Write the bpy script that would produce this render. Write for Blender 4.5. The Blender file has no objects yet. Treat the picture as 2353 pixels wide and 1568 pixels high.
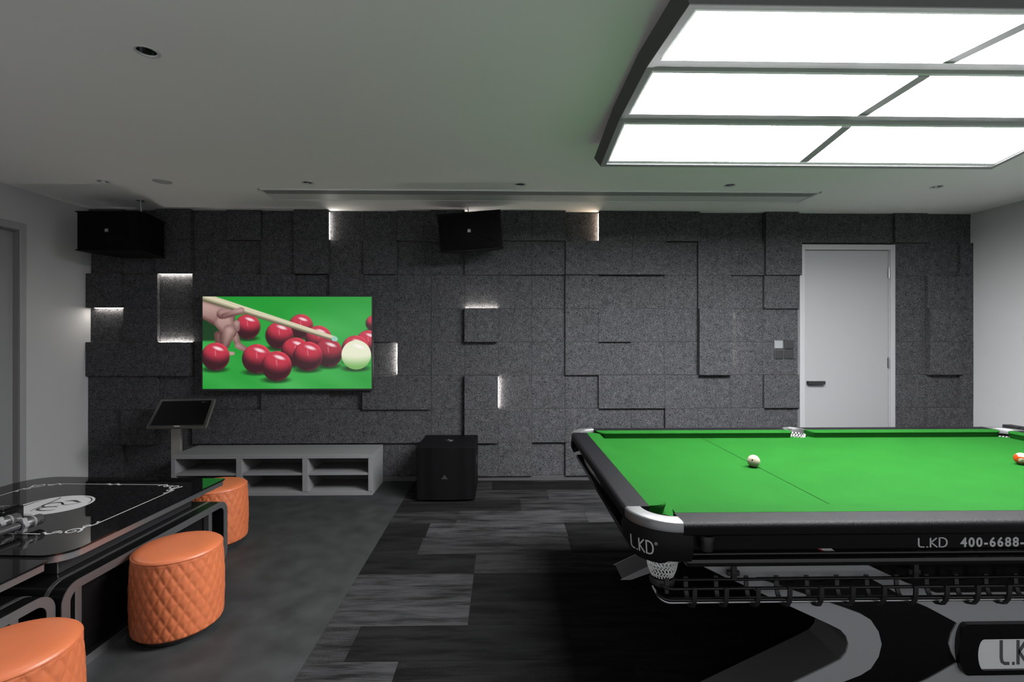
import bpy, bmesh, math, random
import numpy as np
from mathutils import Vector, Matrix
random.seed(7)
PI = math.pi
SC = bpy.context.scene
COL = SC.collection

# ------------------------------------------------------------------ camera
cam_d = bpy.data.cameras.new('camera')
cam_d.sensor_width = 36.0
cam_d.lens = 1113.0 / 2353.0 * 36.0
cam_d.shift_y = -14.0 / 2353.0
cam_d.clip_start = 0.05
cam = bpy.data.objects.new('camera', cam_d)
cam.location = (0, 0, 1.41)
cam.rotation_euler = (PI / 2, 0, math.radians(-1.1))
COL.objects.link(cam)
SC.camera = cam

# ------------------------------------------------------------------ world, view
W = bpy.data.worlds.new('world')
W.use_nodes = True
W.node_tree.nodes['Background'].inputs[0].default_value = (0.95, 0.97, 1.0, 1)
W.node_tree.nodes['Background'].inputs[1].default_value = 1.0
SC.world = W
SC.view_settings.view_transform = 'Standard'
SC.view_settings.look = 'None'
SC.view_settings.exposure = 0.0
SC.view_settings.gamma = 1.0
SC.view_settings.use_curve_mapping = False
LAMP = 60.0        # radiance of the big light panel over the pool table
SPOT = 30.0       # watts of the lit down lights
SPOT_W = 2.5      # watts of the dimmed row along the felt wall

# ------------------------------------------------------------------ materials
def lin(c):
    c = c / 255.0
    return c / 12.92 if c <= 0.04045 else ((c + 0.055) / 1.055) ** 2.4

def rgb(r, g, b):
    return (lin(r), lin(g), lin(b), 1.0)

def mat(name, col, rough=0.5, metal=0.0, emit=None, es=0.0, spec=0.5, bump=None, var=None, coat=0.0):
    m = bpy.data.materials.new(name)
    m.use_nodes = True
    nt = m.node_tree
    b = nt.nodes['Principled BSDF']
    if len(col) == 3:
        col = (*col, 1.0)
    b.inputs['Base Color'].default_value = col
    b.inputs['Roughness'].default_value = rough
    b.inputs['Metallic'].default_value = metal
    b.inputs['Specular IOR Level'].default_value = spec
    b.inputs['Coat Weight'].default_value = coat
    b.inputs['Coat Roughness'].default_value = 0.05
    if emit:
        b.inputs['Emission Color'].default_value = (*emit[:3], 1)
        b.inputs['Emission Strength'].default_value = es
    tc = nt.nodes.new('ShaderNodeTexCoord')
    if var:                      # (scale, amount): gentle mottling of the colour
        n = nt.nodes.new('ShaderNodeTexNoise')
        n.inputs['Scale'].default_value = var[0]
        n.inputs['Detail'].default_value = 5
        nt.links.new(tc.outputs['Object'], n.inputs['Vector'])
        r = nt.nodes.new('ShaderNodeMapRange')
        r.inputs['From Min'].default_value = 0.3
        r.inputs['From Max'].default_value = 0.7
        r.inputs['To Min'].default_value = 1 - var[1]
        r.inputs['To Max'].default_value = 1 + var[1]
        nt.links.new(n.outputs['Fac'], r.inputs['Value'])
        mx = nt.nodes.new('ShaderNodeVectorMath')
        mx.operation = 'SCALE'
        mx.inputs[0].default_value = col[:3]
        nt.links.new(r.outputs['Result'], mx.inputs['Scale'])
        nt.links.new(mx.outputs['Vector'], b.inputs['Base Color'])
    if bump:                     # (scale, strength)
        n2 = nt.nodes.new('ShaderNodeTexNoise')
        n2.inputs['Scale'].default_value = bump[0]
        n2.inputs['Detail'].default_value = 4
        nt.links.new(tc.outputs['Object'], n2.inputs['Vector'])
        bp = nt.nodes.new('ShaderNodeBump')
        bp.inputs['Strength'].default_value = bump[1]
        bp.inputs['Distance'].default_value = 0.002
        nt.links.new(n2.outputs['Fac'], bp.inputs['Height'])
        nt.links.new(bp.outputs['Normal'], b.inputs['Normal'])
    return m

def felt_mat():
    m = bpy.data.materials.new('felt')
    m.use_nodes = True
    nt = m.node_tree
    b = nt.nodes['Principled BSDF']
    b.inputs['Roughness'].default_value = 0.95
    b.inputs['Specular IOR Level'].default_value = 0.1
    tc = nt.nodes.new('ShaderNodeTexCoord')
    oi = nt.nodes.new('ShaderNodeObjectInfo')
    off = nt.nodes.new('ShaderNodeVectorMath'); off.operation = 'SCALE'
    off.inputs[0].default_value = (37, 11, 23)
    nt.links.new(oi.outputs['Random'], off.inputs['Scale'])
    add = nt.nodes.new('ShaderNodeVectorMath'); add.operation = 'ADD'
    nt.links.new(tc.outputs['Object'], add.inputs[0])
    nt.links.new(off.outputs['Vector'], add.inputs[1])
    # wind the fibres about with a coarse warp, then two stretched fibre layers
    wn = nt.nodes.new('ShaderNodeTexNoise')
    wn.inputs['Scale'].default_value = 45; wn.inputs['Detail'].default_value = 2
    nt.links.new(add.outputs['Vector'], wn.inputs['Vector'])
    ws = nt.nodes.new('ShaderNodeVectorMath'); ws.operation = 'SCALE'; ws.inputs['Scale'].default_value = 0.05
    nt.links.new(wn.outputs['Color'], ws.inputs[0])
    wa = nt.nodes.new('ShaderNodeVectorMath'); wa.operation = 'ADD'
    nt.links.new(add.outputs['Vector'], wa.inputs[0]); nt.links.new(ws.outputs['Vector'], wa.inputs[1])
    facs = []
    for sc3 in ((150, 150, 420), (420, 150, 150)):
        mp = nt.nodes.new('ShaderNodeMapping'); mp.inputs['Scale'].default_value = sc3
        mp.inputs['Rotation'].default_value = (0.0, 0.5 if sc3[0] < 200 else -0.4, 0)
        nt.links.new(wa.outputs['Vector'], mp.inputs['Vector'])
        n = nt.nodes.new('ShaderNodeTexNoise'); n.inputs['Scale'].default_value = 1; n.inputs['Detail'].default_value = 3
        nt.links.new(mp.outputs['Vector'], n.inputs['Vector'])
        facs.append(n)
    mx = nt.nodes.new('ShaderNodeMath'); mx.operation = 'MAXIMUM'
    nt.links.new(facs[0].outputs['Fac'], mx.inputs[0]); nt.links.new(facs[1].outputs['Fac'], mx.inputs[1])
    big = nt.nodes.new('ShaderNodeTexNoise'); big.inputs['Scale'].default_value = 22; big.inputs['Detail'].default_value = 3
    nt.links.new(add.outputs['Vector'], big.inputs['Vector'])
    mm = nt.nodes.new('ShaderNodeMath'); mm.operation = 'MULTIPLY_ADD'
    mm.inputs[1].default_value = 0.09
    nt.links.new(big.outputs['Fac'], mm.inputs[0]); nt.links.new(mx.outputs['Value'], mm.inputs[2])
    cr = nt.nodes.new('ShaderNodeValToRGB')
    cr.color_ramp.elements[0].position = 0.535; cr.color_ramp.elements[0].color = (0.0035, 0.0037, 0.004, 1)
    cr.color_ramp.elements[1].position = 0.70; cr.color_ramp.elements[1].color = (0.118, 0.118, 0.126, 1)
    nt.links.new(mm.outputs['Value'], cr.inputs['Fac'])
    nt.links.new(cr.outputs['Color'], b.inputs['Base Color'])
    bp = nt.nodes.new('ShaderNodeBump'); bp.inputs['Strength'].default_value = 0.5; bp.inputs['Distance'].default_value = 0.002
    nt.links.new(mx.outputs['Value'], bp.inputs['Height']); nt.links.new(bp.outputs['Normal'], b.inputs['Normal'])
    return m

def carpet_mat():
    m = bpy.data.materials.new('carpet')
    m.use_nodes = True
    nt = m.node_tree
    b = nt.nodes['Principled BSDF']
    b.inputs['Roughness'].default_value = 0.95
    b.inputs['Specular IOR Level'].default_value = 0.1
    tc = nt.nodes.new('ShaderNodeTexCoord')
    oi = nt.nodes.new('ShaderNodeObjectInfo')
    off = nt.nodes.new('ShaderNodeVectorMath'); off.operation = 'SCALE'
    off.inputs[0].default_value = (53, 29, 3)
    nt.links.new(oi.outputs['Random'], off.inputs['Scale'])
    add = nt.nodes.new('ShaderNodeVectorMath'); add.operation = 'ADD'
    nt.links.new(tc.outputs['Object'], add.inputs[0]); nt.links.new(off.outputs['Vector'], add.inputs[1])
    outs = []
    for s3, det in (((3.2, 21, 1), 6), ((9, 170, 1), 4), ((330, 330, 1), 2)):
        mp = nt.nodes.new('ShaderNodeMapping'); mp.inputs['Scale'].default_value = s3
        nt.links.new(add.outputs['Vector'], mp.inputs['Vector'])
        n = nt.nodes.new('ShaderNodeTexNoise'); n.inputs['Scale'].default_value = 1; n.inputs['Detail'].default_value = det
        nt.links.new(mp.outputs['Vector'], n.inputs['Vector'])
        outs.append(n.outputs['Fac'])
    a = nt.nodes.new('ShaderNodeMath'); a.operation = 'MULTIPLY_ADD'; a.inputs[1].default_value = 0.55
    nt.links.new(outs[1], a.inputs[0]); nt.links.new(outs[0], a.inputs[2])
    c = nt.nodes.new('ShaderNodeMath'); c.operation = 'MULTIPLY_ADD'; c.inputs[1].default_value = 0.7
    nt.links.new(outs[2], c.inputs[0]); nt.links.new(a.outputs['Value'], c.inputs[2])
    r = nt.nodes.new('ShaderNodeMapRange')
    r.inputs['From Min'].default_value = 0.93; r.inputs['From Max'].default_value = 1.24
    r.inputs['To Min'].default_value = 0.22; r.inputs['To Max'].default_value = 1.95
    nt.links.new(c.outputs['Value'], r.inputs['Value'])
    sc = nt.nodes.new('ShaderNodeVectorMath'); sc.operation = 'SCALE'
    nt.links.new(oi.outputs['Color'], sc.inputs[0]); nt.links.new(r.outputs['Result'], sc.inputs['Scale'])
    nt.links.new(sc.outputs['Vector'], b.inputs['Base Color'])
    bp = nt.nodes.new('ShaderNodeBump'); bp.inputs['Strength'].default_value = 0.4; bp.inputs['Distance'].default_value = 0.002
    nt.links.new(outs[2], bp.inputs['Height']); nt.links.new(bp.outputs['Normal'], b.inputs['Normal'])
    return m

def mesh_grille_mat():
    # perforated speaker front: fine dark holes in a black lacquered sheet
    m = mat('grille', (0.008, 0.008, 0.008), 0.6, spec=0.03)
    nt = m.node_tree
    b = nt.nodes['Principled BSDF']
    tc = nt.nodes.new('ShaderNodeTexCoord')
    v = nt.nodes.new('ShaderNodeTexVoronoi'); v.inputs['Scale'].default_value = 130; v.inputs['Randomness'].default_value = 0.0
    nt.links.new(tc.outputs['Object'], v.inputs['Vector'])
    cr = nt.nodes.new('ShaderNodeValToRGB')
    cr.color_ramp.elements[0].position = 0.32; cr.color_ramp.elements[0].color = (0.002, 0.002, 0.002, 1)
    cr.color_ramp.elements[1].position = 0.42; cr.color_ramp.elements[1].color = (0.0045, 0.0045, 0.005, 1)
    nt.links.new(v.outputs['Distance'], cr.inputs['Fac'])
    nt.links.new(cr.outputs['Color'], b.inputs['Base Color'])
    return m

M = dict(
    paint=mat('wall_paint', (0.40, 0.40, 0.405), 0.85, var=(1.3, 0.04), bump=(60, 0.08)),
    ceil=mat('ceiling_paint', (0.84, 0.825, 0.815), 0.9, var=(0.8, 0.02)),
    door=mat('door_lacquer', (0.225, 0.225, 0.232), 0.5, spec=0.3),
    trim=mat('door_trim', (0.27, 0.27, 0.278), 0.5, spec=0.3),
    metal_dk=mat('dark_handle_metal', (0.03, 0.03, 0.032), 0.4, 0.6),
    hinge=mat('hinge_metal', (0.25, 0.25, 0.26), 0.35, 0.9),
    felt=felt_mat(),
    substrate=mat('wall_board', (0.02, 0.02, 0.022), 0.9),
    base=mat('baseboard_grey', (0.04, 0.04, 0.042), 0.6),
    vinyl=mat('vinyl_floor', (0.0205, 0.0217, 0.0226), 0.6, var=(7.0, 0.34), bump=(120, 0.1), spec=0.3),
    carpet=carpet_mat(),
    green=mat('green_cloth', (0.0050, 0.0465, 0.0054), 0.9, spec=0.04, var=(6, 0.06), bump=(500, 0.15)),
    rail=mat('rail_leather', (0.0032, 0.0032, 0.0040), 0.46, spec=0.09, bump=(420, 0.9)),
    black=mat('black_gloss', (0.005, 0.005, 0.0055), 0.18, spec=0.35),
    black_m=mat('black_matt', (0.012, 0.012, 0.013), 0.6),
    leather=mat('guard_leather', (0.0035, 0.0035, 0.004), 0.55, spec=0.15, bump=(300, 0.15)),
    silver=mat('cast_silver', (0.17, 0.17, 0.173), 0.38, 0.8),
    silver_p=mat('silver_lacquer', (0.34, 0.34, 0.35), 0.38, 0.2),
    print_w=mat('print_silver', (0.42, 0.42, 0.43), 0.5),
    net=mat('net_cord', (0.5, 0.5, 0.5), 0.7),
    ball_x=mat('ball_white', (0.80, 0.77, 0.62), 0.08, coat=0.5),
    steel=mat('brushed_steel', (0.42, 0.42, 0.43), 0.36, 0.95),
    glass=mat('black_glass', (0.004, 0.004, 0.0045), 0.02, spec=0.6),
    orange=mat('orange_leather', (0.40, 0.106, 0.040), 0.42, bump=(260, 0.12), var=(9, 0.05)),
    seam=mat('orange_thread', (0.42, 0.11, 0.045), 0.7),
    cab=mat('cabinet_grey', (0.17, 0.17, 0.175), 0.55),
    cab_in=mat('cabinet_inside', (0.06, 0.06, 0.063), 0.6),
    plastic=mat('black_plastic', (0.014, 0.014, 0.015), 0.42),
    spk=mat('speaker_paint', (0.0035, 0.0035, 0.004), 0.5, spec=0.06, bump=(350, 0.3)),
    grille=mesh_grille_mat(),
    logo=mat('logo_grey', (0.5, 0.5, 0.52), 0.4),
    screen_off=mat('screen_off', (0.004, 0.004, 0.004), 0.15, spec=0.15),
    bronze=mat('screen_edge', (0.36, 0.33, 0.29), 0.35, 0.8),
    champagne=mat('post_champagne', (0.30, 0.28, 0.26), 0.4, 0.6),
    lampframe=mat('lamp_frame', (0.23, 0.22, 0.235), 0.55, 0.1),
    lampedge=mat('lamp_edge_profile', (0.7, 0.69, 0.71), 0.5, 0.1),
    lamp=mat('lamp_diffuser', (0.8, 0.8, 0.8), 0.5, emit=(0.985, 0.99, 1.0), es=LAMP),
    led=mat('led_white', (0.8, 0.8, 0.8), 0.5, emit=(1.0, 0.93, 0.84), es=90.0),
    led_warm=mat('led_warm', (0.8, 0.8, 0.8), 0.5, emit=(1.0, 0.76, 0.56), es=60.0),
    led_mid=mat('led_mid', (0.8, 0.8, 0.8), 0.5, emit=(1.0, 0.93, 0.84), es=55.0),
    led_dim=mat('led_dim', (0.8, 0.8, 0.8), 0.5, emit=(1.0, 0.93, 0.84), es=25.0),
    reflector=mat('reflector_chrome', (0.16, 0.16, 0.165), 0.12, 1.0),
    spot_trim=mat('spot_trim', (0.55, 0.55, 0.55), 0.5),
    spot_lens=mat('spot_lens', (0.2, 0.2, 0.2), 0.2, emit=(1, 0.96, 0.9), es=0.6),
    vent=mat('vent_white', (0.62, 0.62, 0.615), 0.6),
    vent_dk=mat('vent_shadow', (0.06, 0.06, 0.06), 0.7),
    slat=mat('vent_slat', (0.26, 0.26, 0.26), 0.6),
    leg_side=mat('leg_side', (0.06, 0.06, 0.062), 0.5),
    mic_ring=mat('mic_ring', (0.17, 0.17, 0.175), 0.55),
    red=mat('sticker_red', (0.25, 0.01, 0.02), 0.4),
    switch_lit=mat('switch_screen', (0.22, 0.23, 0.24), 0.15, 0.3),
)

# ------------------------------------------------------------------ geometry helpers
class MB:
    """collects geometry in world metres; build() links it as ONE mesh object, relative to org"""
    def __init__(self, org=(0, 0, 0)):
        self.v, self.f, self.mi = [], [], []
        self.org = Vector(org)
        self.cur = 0

    def add(self, vs, fs):
        n = len(self.v)
        self.v += [tuple(p) for p in vs]
        self.f += [tuple(i + n for i in f) for f in fs]
        self.mi += [self.cur] * len(fs)
        return self

    def box(self, x0, x1, y0, y1, z0, z1, bev=0.0):
        if x0 > x1: x0, x1 = x1, x0
        if y0 > y1: y0, y1 = y1, y0
        if z0 > z1: z0, z1 = z1, z0
        if bev <= 0:
            vs = [(x, y, z) for x in (x0, x1) for y in (y0, y1) for z in (z0, z1)]
            self.add(vs, [(0, 1, 3, 2), (4, 6, 7, 5), (0, 4, 5, 1), (2, 3, 7, 6), (0, 2, 6, 4), (1, 5, 7, 3)])
        else:
            bm = bmesh.new()
            bmesh.ops.create_cube(bm, size=1.0)
            for v in bm.verts:
                v.co = ((x0 + x1) / 2 + v.co.x * (x1 - x0), (y0 + y1) / 2 + v.co.y * (y1 - y0), (z0 + z1) / 2 + v.co.z * (z1 - z0))
            bmesh.ops.bevel(bm, geom=bm.edges[:], offset=bev, segments=2, affect='EDGES', profile=0.5)
            self.from_bm(bm)
        return self

    def from_bm(self, bm):
        bm.verts.index_update()
        self.add([v.co[:] for v in bm.verts], [[v.index for v in f.verts] for f in bm.faces])
        bm.free()

    def prism(self, poly, axis, a0, a1):
        """poly: 2-D outline; axis 'x' -> (y,z), 'y' -> (x,z), 'z' -> (x,y); extruded a0..a1"""
        def p3(p, a):
            return {'x': (a, p[0], p[1]), 'y': (p[0], a, p[1]), 'z': (p[0], p[1], a)}[axis]
        n = len(poly)
        vs = [p3(p, a0) for p in poly] + [p3(p, a1) for p in poly]
        fs = [tuple(range(n)), tuple(range(2 * n - 1, n - 1, -1))]
        fs += [(i, (i + 1) % n, n + (i + 1) % n, n + i) for i in range(n)]
        return self.add(vs, fs)

    def ring(self, outer, inner, axis, a0, a1, closed=True):
        """band between two outlines of equal length, extruded"""
        def p3(p, a):
            return {'x': (a, p[0], p[1]), 'y': (p[0], a, p[1]), 'z': (p[0], p[1], a)}[axis]
        n = len(outer)
        vs = [p3(p, a0) for p in outer] + [p3(p, a0) for p in inner] + [p3(p, a1) for p in outer] + [p3(p, a1) for p in inner]
        fs = []
        for i in range(n if closed else n - 1):
            j = (i + 1) % n
            fs += [(i, j, n + j, n + i), (2 * n + i, 3 * n + i, 3 * n + j, 2 * n + j),
                   (i, 2 * n + i, 2 * n + j, j), (n + i, n + j, 3 * n + j, 3 * n + i)]
        if not closed:
            for i in (0, n - 1):
                fs.append((i, n + i, 3 * n + i, 2 * n + i))
        return self.add(vs, fs)

    def tube(self, pts, r, n=8, closed=False):
        pts = [Vector(p) for p in pts]
        vs, m = [], len(pts)
        up = None
        for i, p in enumerate(pts):
            if closed:
                t = (pts[(i + 1) % m] - pts[i - 1])
            else:
                t = pts[min(i + 1, m - 1)] - pts[max(i - 1, 0)]
            t.normalize()
            if up is None:
                up = Vector((0, 0, 1)) if abs(t.z) < 0.9 else Vector((1, 0, 0))
            a = t.cross(up); a.normalize()
            b = a.cross(t); b.normalize()
            up = b
            rr = r[i] if isinstance(r, (list, tuple)) else r
            for k in range(n):
                w = 2 * PI * k / n
                vs.append(p + a * math.cos(w) * rr + b * math.sin(w) * rr)
        fs = []
        for i in range(m if closed else m - 1):
            j = (i + 1) % m
            for k in range(n):
                l = (k + 1) % n
                fs.append((i * n + k, i * n + l, j * n + l, j * n + k))
        if not closed:
            fs.append(tuple(range(n - 1, -1, -1)))
            fs.append(tuple((m - 1) * n + k for k in range(n)))
        return self.add([v[:] for v in vs], fs)

    def lathe(self, prof, c, n=32, mtx=None, caps=True):
        """prof: (r, h) list, revolved about +Z at c (or mtx)"""
        vs = []
        for r, h in prof:
            for k in range(n):
                w = 2 * PI * k / n
                p = Vector((r * math.cos(w), r * math.sin(w), h))
                p = (mtx @ p) if mtx is not None else p + Vector(c)
                vs.append(p[:])
        fs = []
        for i in range(len(prof) - 1):
            for k in range(n):
                l = (k + 1) % n
                fs.append((i * n + k, i * n + l, (i + 1) * n + l, (i + 1) * n + k))
        if caps:
            if prof[0][0] > 1e-6: fs.append(tuple(range(n - 1, -1, -1)))
            if prof[-1][0] > 1e-6: fs.append(tuple((len(prof) - 1) * n + k for k in range(n)))
        return self.add(vs, fs)

    def loft(self, secs, closed_sec=True, caps=True):
        n = len(secs[0]); m = len(secs)
        vs = [p for s in secs for p in s]
        fs = []
        for i in range(m - 1):
            for k in range(n if closed_sec else n - 1):
                l = (k + 1) % n
                fs.append((i * n + k, i * n + l, (i + 1) * n + l, (i + 1) * n + k))
        if caps and closed_sec:
            fs.append(tuple(range(n - 1, -1, -1)))
            fs.append(tuple((m - 1) * n + k for k in range(n)))
        return self.add(vs, fs)

    def xf(self, fn):
        self.v = [tuple(fn(Vector(p))) for p in self.v]
        return self

    def build(self, name, material, parent=None, smooth=None, label=None, flip=True):
        me = bpy.data.meshes.new(name)
        o = self.org
        me.from_pydata([(p[0] - o.x, p[1] - o.y, p[2] - o.z) for p in self.v], [], self.f)
        bm = bmesh.new(); bm.from_mesh(me)
        bmesh.ops.remove_doubles(bm, verts=bm.verts[:], dist=1e-6)
        if flip:
            bmesh.ops.recalc_face_normals(bm, faces=bm.faces[:])
        bm.to_mesh(me); bm.free()
        mats = material if isinstance(material, (list, tuple)) else [material]
        for m_ in mats:
            me.materials.append(M[m_] if isinstance(m_, str) else m_)
        if len(mats) > 1 and len(me.polygons) == len(self.mi):
            me.polygons.foreach_set('material_index', self.mi)
        if smooth is not None:
            me.shade_smooth()
            me.set_sharp_from_angle(angle=math.radians(smooth))
        ob = bpy.data.objects.new(name, me)
        COL.objects.link(ob)
        if parent is not None:
            ob.parent = parent
            if parent.type == 'MESH' and parent.get('_org') is None:
                pass
        else:
            ob.location = o
        if label: ob['label'] = label
        return ob

def tag(o, label, cat, group=None):
    o['label'] = label; o['category'] = cat
    if group: o['group'] = group
    return o

def thing(name, loc, label, cat, group=None, rz=0.0):
    o = bpy.data.objects.new(name, None)
    o.empty_display_size = 0.1
    COL.objects.link(o)
    o.location = loc; o.rotation_euler = (0, 0, rz)
    return tag(o, label, cat, group)

def struct(o):
    o['kind'] = 'structure'
    return o

def copy_tree(o, parent=None):
    c = o.copy(); COL.objects.link(c); c.parent = parent
    for ch in list(o.children):
        copy_tree(ch, c)
    return c

def arc(cx, cy, r, a0, a1, n=8, ry=None):
    ry = r if ry is None else ry
    return [(cx + r * math.cos(math.radians(a0 + (a1 - a0) * i / n)), cy + ry * math.sin(math.radians(a0 + (a1 - a0) * i / n))) for i in range(n + 1)]

def rrect(x0, x1, y0, y1, r, n=6):
    return (arc(x1 - r, y0 + r, r, -90, 0, n) + arc(x1 - r, y1 - r, r, 0, 90, n) +
            arc(x0 + r, y1 - r, r, 90, 180, n) + arc(x0 + r, y0 + r, r, 180, 270, n))

def stroke(pts, w):
    """flat ribbon outline quads (2-D) along a polyline: list of (left, right) pairs"""
    pts = [Vector((p[0], p[1])) for p in pts]
    out = []
    m = len(pts)
    for i, p in enumerate(pts):
        t0 = (p - pts[i - 1]).normalized() if i > 0 else None
        t1 = (pts[i + 1] - p).normalized() if i < m - 1 else None
        t = (t0 + t1).normalized() if (t0 is not None and t1 is not None and (t0 + t1).length > 1e-6) else (t1 if t0 is None else t0)
        nrm = Vector((-t.y, t.x))
        k = 1.0
        if t0 is not None and t1 is not None:
            k = 1.0 / max(0.5, nrm.dot(Vector((-t0.y, t0.x))))
        ww = (w[i] if isinstance(w, (list, tuple)) else w) * 0.5 * k
        out.append((p + nrm * ww, p - nrm * ww))
    return out

def strokes_to(mb, strokes, fn, w, th_fn=None):
    """raised flat lettering: fn(u,v,h) -> world; th = h of the face"""
    for st in strokes:
        ww = w
        if isinstance(st, tuple) and isinstance(st[0], list):
            st, ww = st
        pr = stroke(st, ww)
        vs, fs = [], []
        for a, b in pr:
            for h in (0.0, 1.0):
                vs.append(tuple(fn(a.x, a.y, h))); vs.append(tuple(fn(b.x, b.y, h)))
        for i in range(len(pr) - 1):
            o = i * 4; q = o + 4
            fs += [(o + 2, o + 3, q + 3, q + 2), (o, q, q + 1, o + 1), (o, o + 2, q + 2, q), (o + 1, q + 1, q + 3, o + 3)]
        fs += [(0, 1, 3, 2)]
        e = (len(pr) - 1) * 4
        fs += [(e, e + 2, e + 3, e + 1)]
        mb.add(vs, fs)

LKD = [
    [(0, 1), (0, .22), (.05, .07), (.18, 0), (.44, 0)],
    [(.60, .0), (.73, 0)],
    [(.92, -.05), (.92, 1)], [(1.40, 1), (.97, .50)], [(.97, .50), (1.44, -.04)],
    [(1.62, 1), (1.86, 1), (2.05, .92), (2.17, .72), (2.2, .5), (2.17, .26), (2.05, .07), (1.86, 0), (1.62, 0)],
    [(1.62, -.05), (1.62, 1.05)],
]

def text_mesh(mb, s, size, fn, offset=0.0, spacing=1.0, depth=0.001):
    cu = bpy.data.curves.new('txt', 'FONT')
    cu.body = s; cu.size = size; cu.offset = offset; cu.space_character = spacing
    cu.resolution_u = 3; cu.extrude = 0.5
    ob = bpy.data.objects.new('txt', cu)
    COL.objects.link(ob)
    dg = bpy.context.evaluated_depsgraph_get()
    me = bpy.data.meshes.new_from_object(ob.evaluated_get(dg))
    vs = [tuple(fn(v.co.x, v.co.y, v.co.z + 0.5)) for v in me.vertices]
    fs = [tuple(p.vertices) for p in me.polygons]
    mb.add(vs, fs)
    bpy.data.objects.remove(ob); bpy.data.curves.remove(cu); bpy.data.meshes.remove(me)

def fill_with_holes(outer, holes, z):
    """flat sheet with holes, through a filled 2-D curve; returns verts, faces"""
    cu = bpy.data.curves.new('sheet', 'CURVE')
    cu.dimensions = '2D'; cu.fill_mode = 'BOTH'
    for loop in [outer] + holes:
        sp = cu.splines.new('POLY'); sp.points.add(len(loop) - 1)
        for p, q in zip(sp.points, loop): p.co = (q[0], q[1], 0, 1)
        sp.use_cyclic_u = True
    ob = bpy.data.objects.new('sheet', cu); COL.objects.link(ob)
    dg = bpy.context.evaluated_depsgraph_get()
    me = bpy.data.meshes.new_from_object(ob.evaluated_get(dg))
    vs = [(v.co.x, v.co.y, z) for v in me.vertices]; fs = [tuple(p.vertices) for p in me.polygons]
    bpy.data.objects.remove(ob); bpy.data.curves.remove(cu); bpy.data.meshes.remove(me)
    return vs, fs

# ------------------------------------------------------------------ room
XL, XR, YW, ZC = -3.93, 4.62, 4.696, 2.605
YB = -1.2
VX = -0.85           # where the carpet starts

# floor: vinyl on the left, sunk bed for the carpet on the right
fl = MB((0, 0, 0))
fl.box(XL - 0.2, VX, YB, YW + 0.1, -0.1, 0.0)
fl.cur = 1
fl.box(VX, XR + 0.2, YB, YW + 0.1, -0.1, -0.006)
floor = struct(fl.build('floor', ['vinyl', 'substrate']))

TONE = {'d': 0.0036, 'm': 0.0105, 'l': 0.0165}
PW, PLEN = 0.2555, 1.0
def plank(x0, x1, k, tone):
    y0 = 2.1 + PW * k; y1 = y0 + PW
    x0 = max(x0, VX + 0.001); x1 = min(x1, XR); y1 = min(y1, YW)
    if x1 - x0 < 0.02 or y1 - y0 < 0.02: return
    mb = MB(((x0 + x1) / 2, (y0 + y1) / 2, 0))
    g = 0.0006
    mb.box(x0 + g, x1 - g, y0 + g, y1 - g, -0.006, 0.0)
    o = mb.build('carpet_plank', 'carpet', None)
    o.parent = floor
    t = TONE[tone] * random.uniform(0.9, 1.1)
    o.color = (t, t, t * 1.04, 1)
starts = {0: (-0.685, 'd', 'm'), 1: (-0.17, 'd', 'l'), 2: (-1.17, 'l', 'l'), 3: (-0.17, 'm', 'd'), -1: (-0.45, 'd', 'l'),
          4: (-0.55, 'm', 'd'), 5: (0.46, 'd', 'l'), 6: (-0.35, 'l', 'm'), 7: (0.15, 'm', 'd'), 8: (-0.6, 'm', 'm'), 9: (-0.1, 'd', 'm'), 10: (0.3, 'm', 'd')}
for k in range(-13, 11):
    s0, t0, tl = starts.get(k, (VX + random.uniform(0.1, 0.9), random.choice('dml'), random.choice('dml')))
    plank(s0 - PLEN, s0, k, tl); plank(s0 - 2 * PLEN, s0 - PLEN, k, 'd' if tl != 'd' else 'm')
    x = s0; first = True
    while x < XR:
        plank(x, x + PLEN, k, t0 if first else random.choice('ddmml'))
        first = False; x += PLEN

# ceiling with round openings for the down lights
SPOTS_OUT = [(-3.11, 2.07), (-1.5, 0.35), (-3.11, 0.35)]      # the same rows carried on outside the picture
SPOTS = [(-1.5, 2.07), (-3.11, 3.83), (-1.53, 3.83), (0.14, 3.845), (1.81, 3.83), (3.5, 3.84)]
GR = (-2.644, 3.814)
def circ(c, r, n=28): return arc(c[0], c[1], r, 0, 360, n)[:-1]
vs, fs = fill_with_holes([(XL - 0.2, YB), (XR + 0.2, YB), (XR + 0.2, YW + 0.1), (XL - 0.2, YW + 0.1)],
                         [circ(c, 0.040) for c in SPOTS + SPOTS_OUT], ZC)
ce = MB((0, 0, 0)); ce.add(vs, fs)
ce.box(XL - 0.2, XR + 0.2, YB, YW + 0.1, ZC + 0.12, ZC + 0.14)
ceiling = struct(ce.build('ceiling', 'ceil', flip=False))

wl = MB((XL, 0, 0))
wl.box(XL - 0.25, XL, YB, 3.10, 0, ZC + 0.1)
wl.box(XL - 0.25, XL, 4.02, YW + 0.1, 0, ZC + 0.1)
wl.box(XL - 0.25, XL, 3.10, 4.02, 2.265, ZC + 0.1)
wall_left = struct(wl.build('wall_left', 'paint'))
wr = MB((XR, 0, 0)); wr.box(XR, XR + 0.2, YB, YW + 0.1, 0, ZC + 0.1)
wall_right = struct(wr.build('wall_right', 'paint'))

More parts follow.
